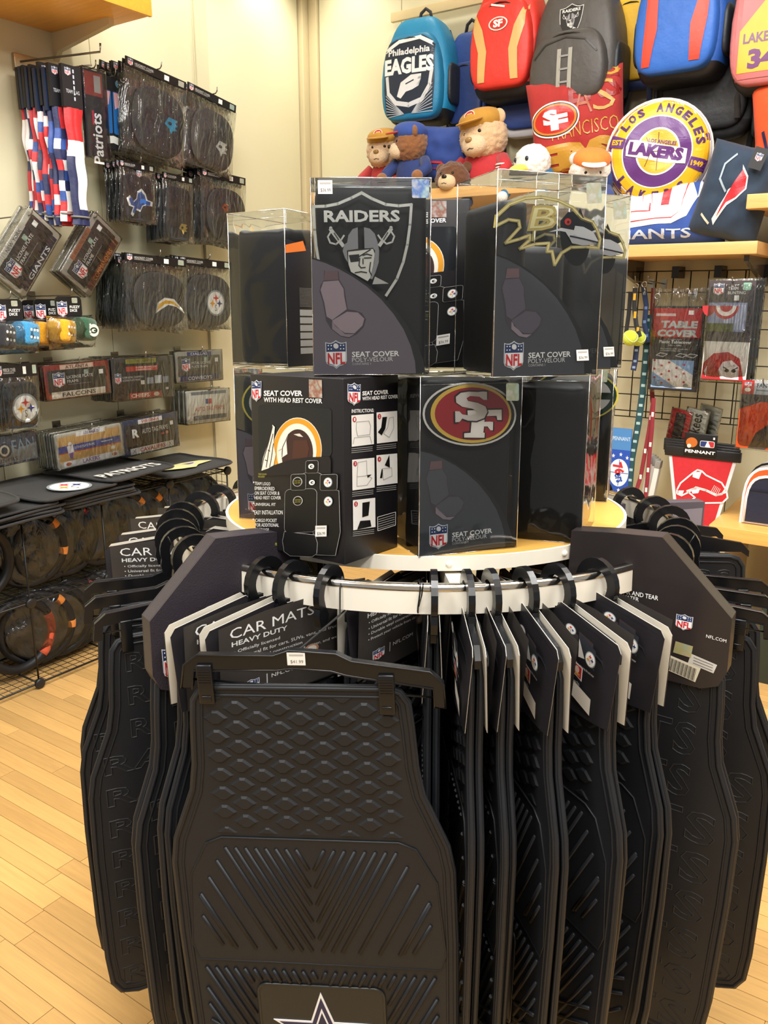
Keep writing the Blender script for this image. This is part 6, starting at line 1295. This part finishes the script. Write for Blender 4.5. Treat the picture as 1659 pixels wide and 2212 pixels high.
# ---- plate frames standing on edge below the grid
def sideframe(px, py, y, col, ic, label, yaw, fn=None):
    t = thing('plate_frame', T(*onp(px, py, 1, y)) @ RZ(math.radians(yaw)) @ RY(math.radians(-82)), label, 'plate frame', 'plate frames under the wire grid'); plate(col, fn or (lambda A: None), ic)(t, .19, .10)
sideframe(1478, 925, 3.74, 'c4c2bc', '2a2a2c', 'white plate frame with black script lettering standing on edge', -20, lambda A: (A.rect(4, 4, 96, 48, 'b9b7b0', 1), A.text('Yankees', 8, 14, 92, 42, '1c1c22', 2, .02)))
sideframe(1446, 925, 3.76, 'b02c34', '3a3a3c', 'red plate frame standing on edge beside the white one', -20)
sideframe(1508, 918, 3.80, 'bcb8ae', 'a8a294', 'beige plate frame standing on edge behind the white one', -25)
# ---- sports bag and boxes
t = thing('sports_bag', T(-.50, 3.60, .652), 'navy, orange and white sports bag on the low oak shelf', 'bag')
def arch(w_, h_, n=14, e=.45): return [(w_/2*sgp(math.cos(PI*k/n), e), h_*abs(math.sin(PI*k/n))**e if 0 < k < n else 0) for k in range(n+1)]
ap = arch(.30, .235); ip = [(x*.86, .012+z*.80) for x, z in ap]
part('body', gext(ap, -.09, .14), M('e0e2e6', 'nylon'), t); part('top_panel', gext([(x*.93, z*.965+.002) for x, z in ap], -.094, -.0905), M('e0561c', 'nylon'), t); part('front_border', gext([(x*.92, z*.86+.004) for x, z in ap], -.098, -.0945), M('e4e6ea', 'nylon'), t); part('front_pocket', gext(ip, -.105, -.0985), M('1c2238', 'nylon'), t)
part('piping', gtube([(x, -.106, z) for x, z in ip], .003, 6), M('f0f0f2', 'plain'), t); part('zip', gtube([(x*1.0, .0, z+.002) for x, z in ap], .006, 6), M('1a1a1c', 'rubber'), t); part('pocket_fold', gbox(-.12, -.108, .14, .12, -.1055, .146), M('12162a', 'nylon'), t)
t = thing('boxed_item', T(-.36, 3.55, 0), 'dark green box printed 28 INCH DUFFEL under the low oak shelf', 'box'); part('carton', gbev(-.16, -.08, 0, .3, .2, .33, .003), M('26332e', 'card'), t); A = Art(0, 0, 100, 72, .46, .33); A.text('28 INCH', 12, 10, 40, 17, 'e4e4e0', 1, .03); A.rect(5, 19, 42, 24, 'c84a44', 1); A.text('EXPANDABLE', 7, 20, 40, 23, 'f0d8d4', 2, .02); A.text('DUFFEL', 9, 27, 40, 33, 'e4e4e0', 1, .03); A.ell(35, 58, 17, 14, 'd8b838', 1); A.ell(35, 58, 15, 12, 'e4e4e0', 2); A.build('print', t, T(-.16, -.0806, 0) @ FRONT)
t = thing('folded_goods', T(-.30, 3.62, .3305), 'small clear-wrapped tan and brown bundle on the duffel box', 'pack'); part('bundle', xf(gsup(.13, .07, .05, .6, .7, 24, 12, .08, 14), T(0, 0, .05)), M('c9a880', 'fabric'), t); part('stripe', xf(gsup(.09, .06, .014, .6, .7, 20, 8), T(.02, -.02, .1)), M('6a3a20', 'fabric'), t); part('clear_wrap', xf(gsup(.15, .09, .062, .7, .7, 24, 12, .12, 20), T(0, 0, .06)), CRINK, t)
# ---- picture box behind the glossy header
t = thing('mat_box', T(*(RM @ Vector((.50, .16, 0)))) @ RZ(AZ+math.radians(6)) @ T(0, 0, -.03), 'flat grey picture box showing a dark mat, behind the glossy box header', 'box'); part('carton', gbev(-.10, 0, -.20, .12, .03, 0, .002), M('4a434a', 'card'), t); A = Art(0, 0, 100, 90, .22, .20); A.rect(0, 0, 100, 90, '5c545c', 1); A.poly([(18, 60), (40, 30), (62, 6), (98, 40), (90, 88), (30, 88)], '2a262c', 2); A.poly([(62, 8), (98, 6), (98, 40)], '8a828a', 3); A.line([(22, 52), (45, 30), (60, 8)], 2, '18161a', 4); A.build('print', t, T(-.10, -.0005, -.20) @ FRONT)
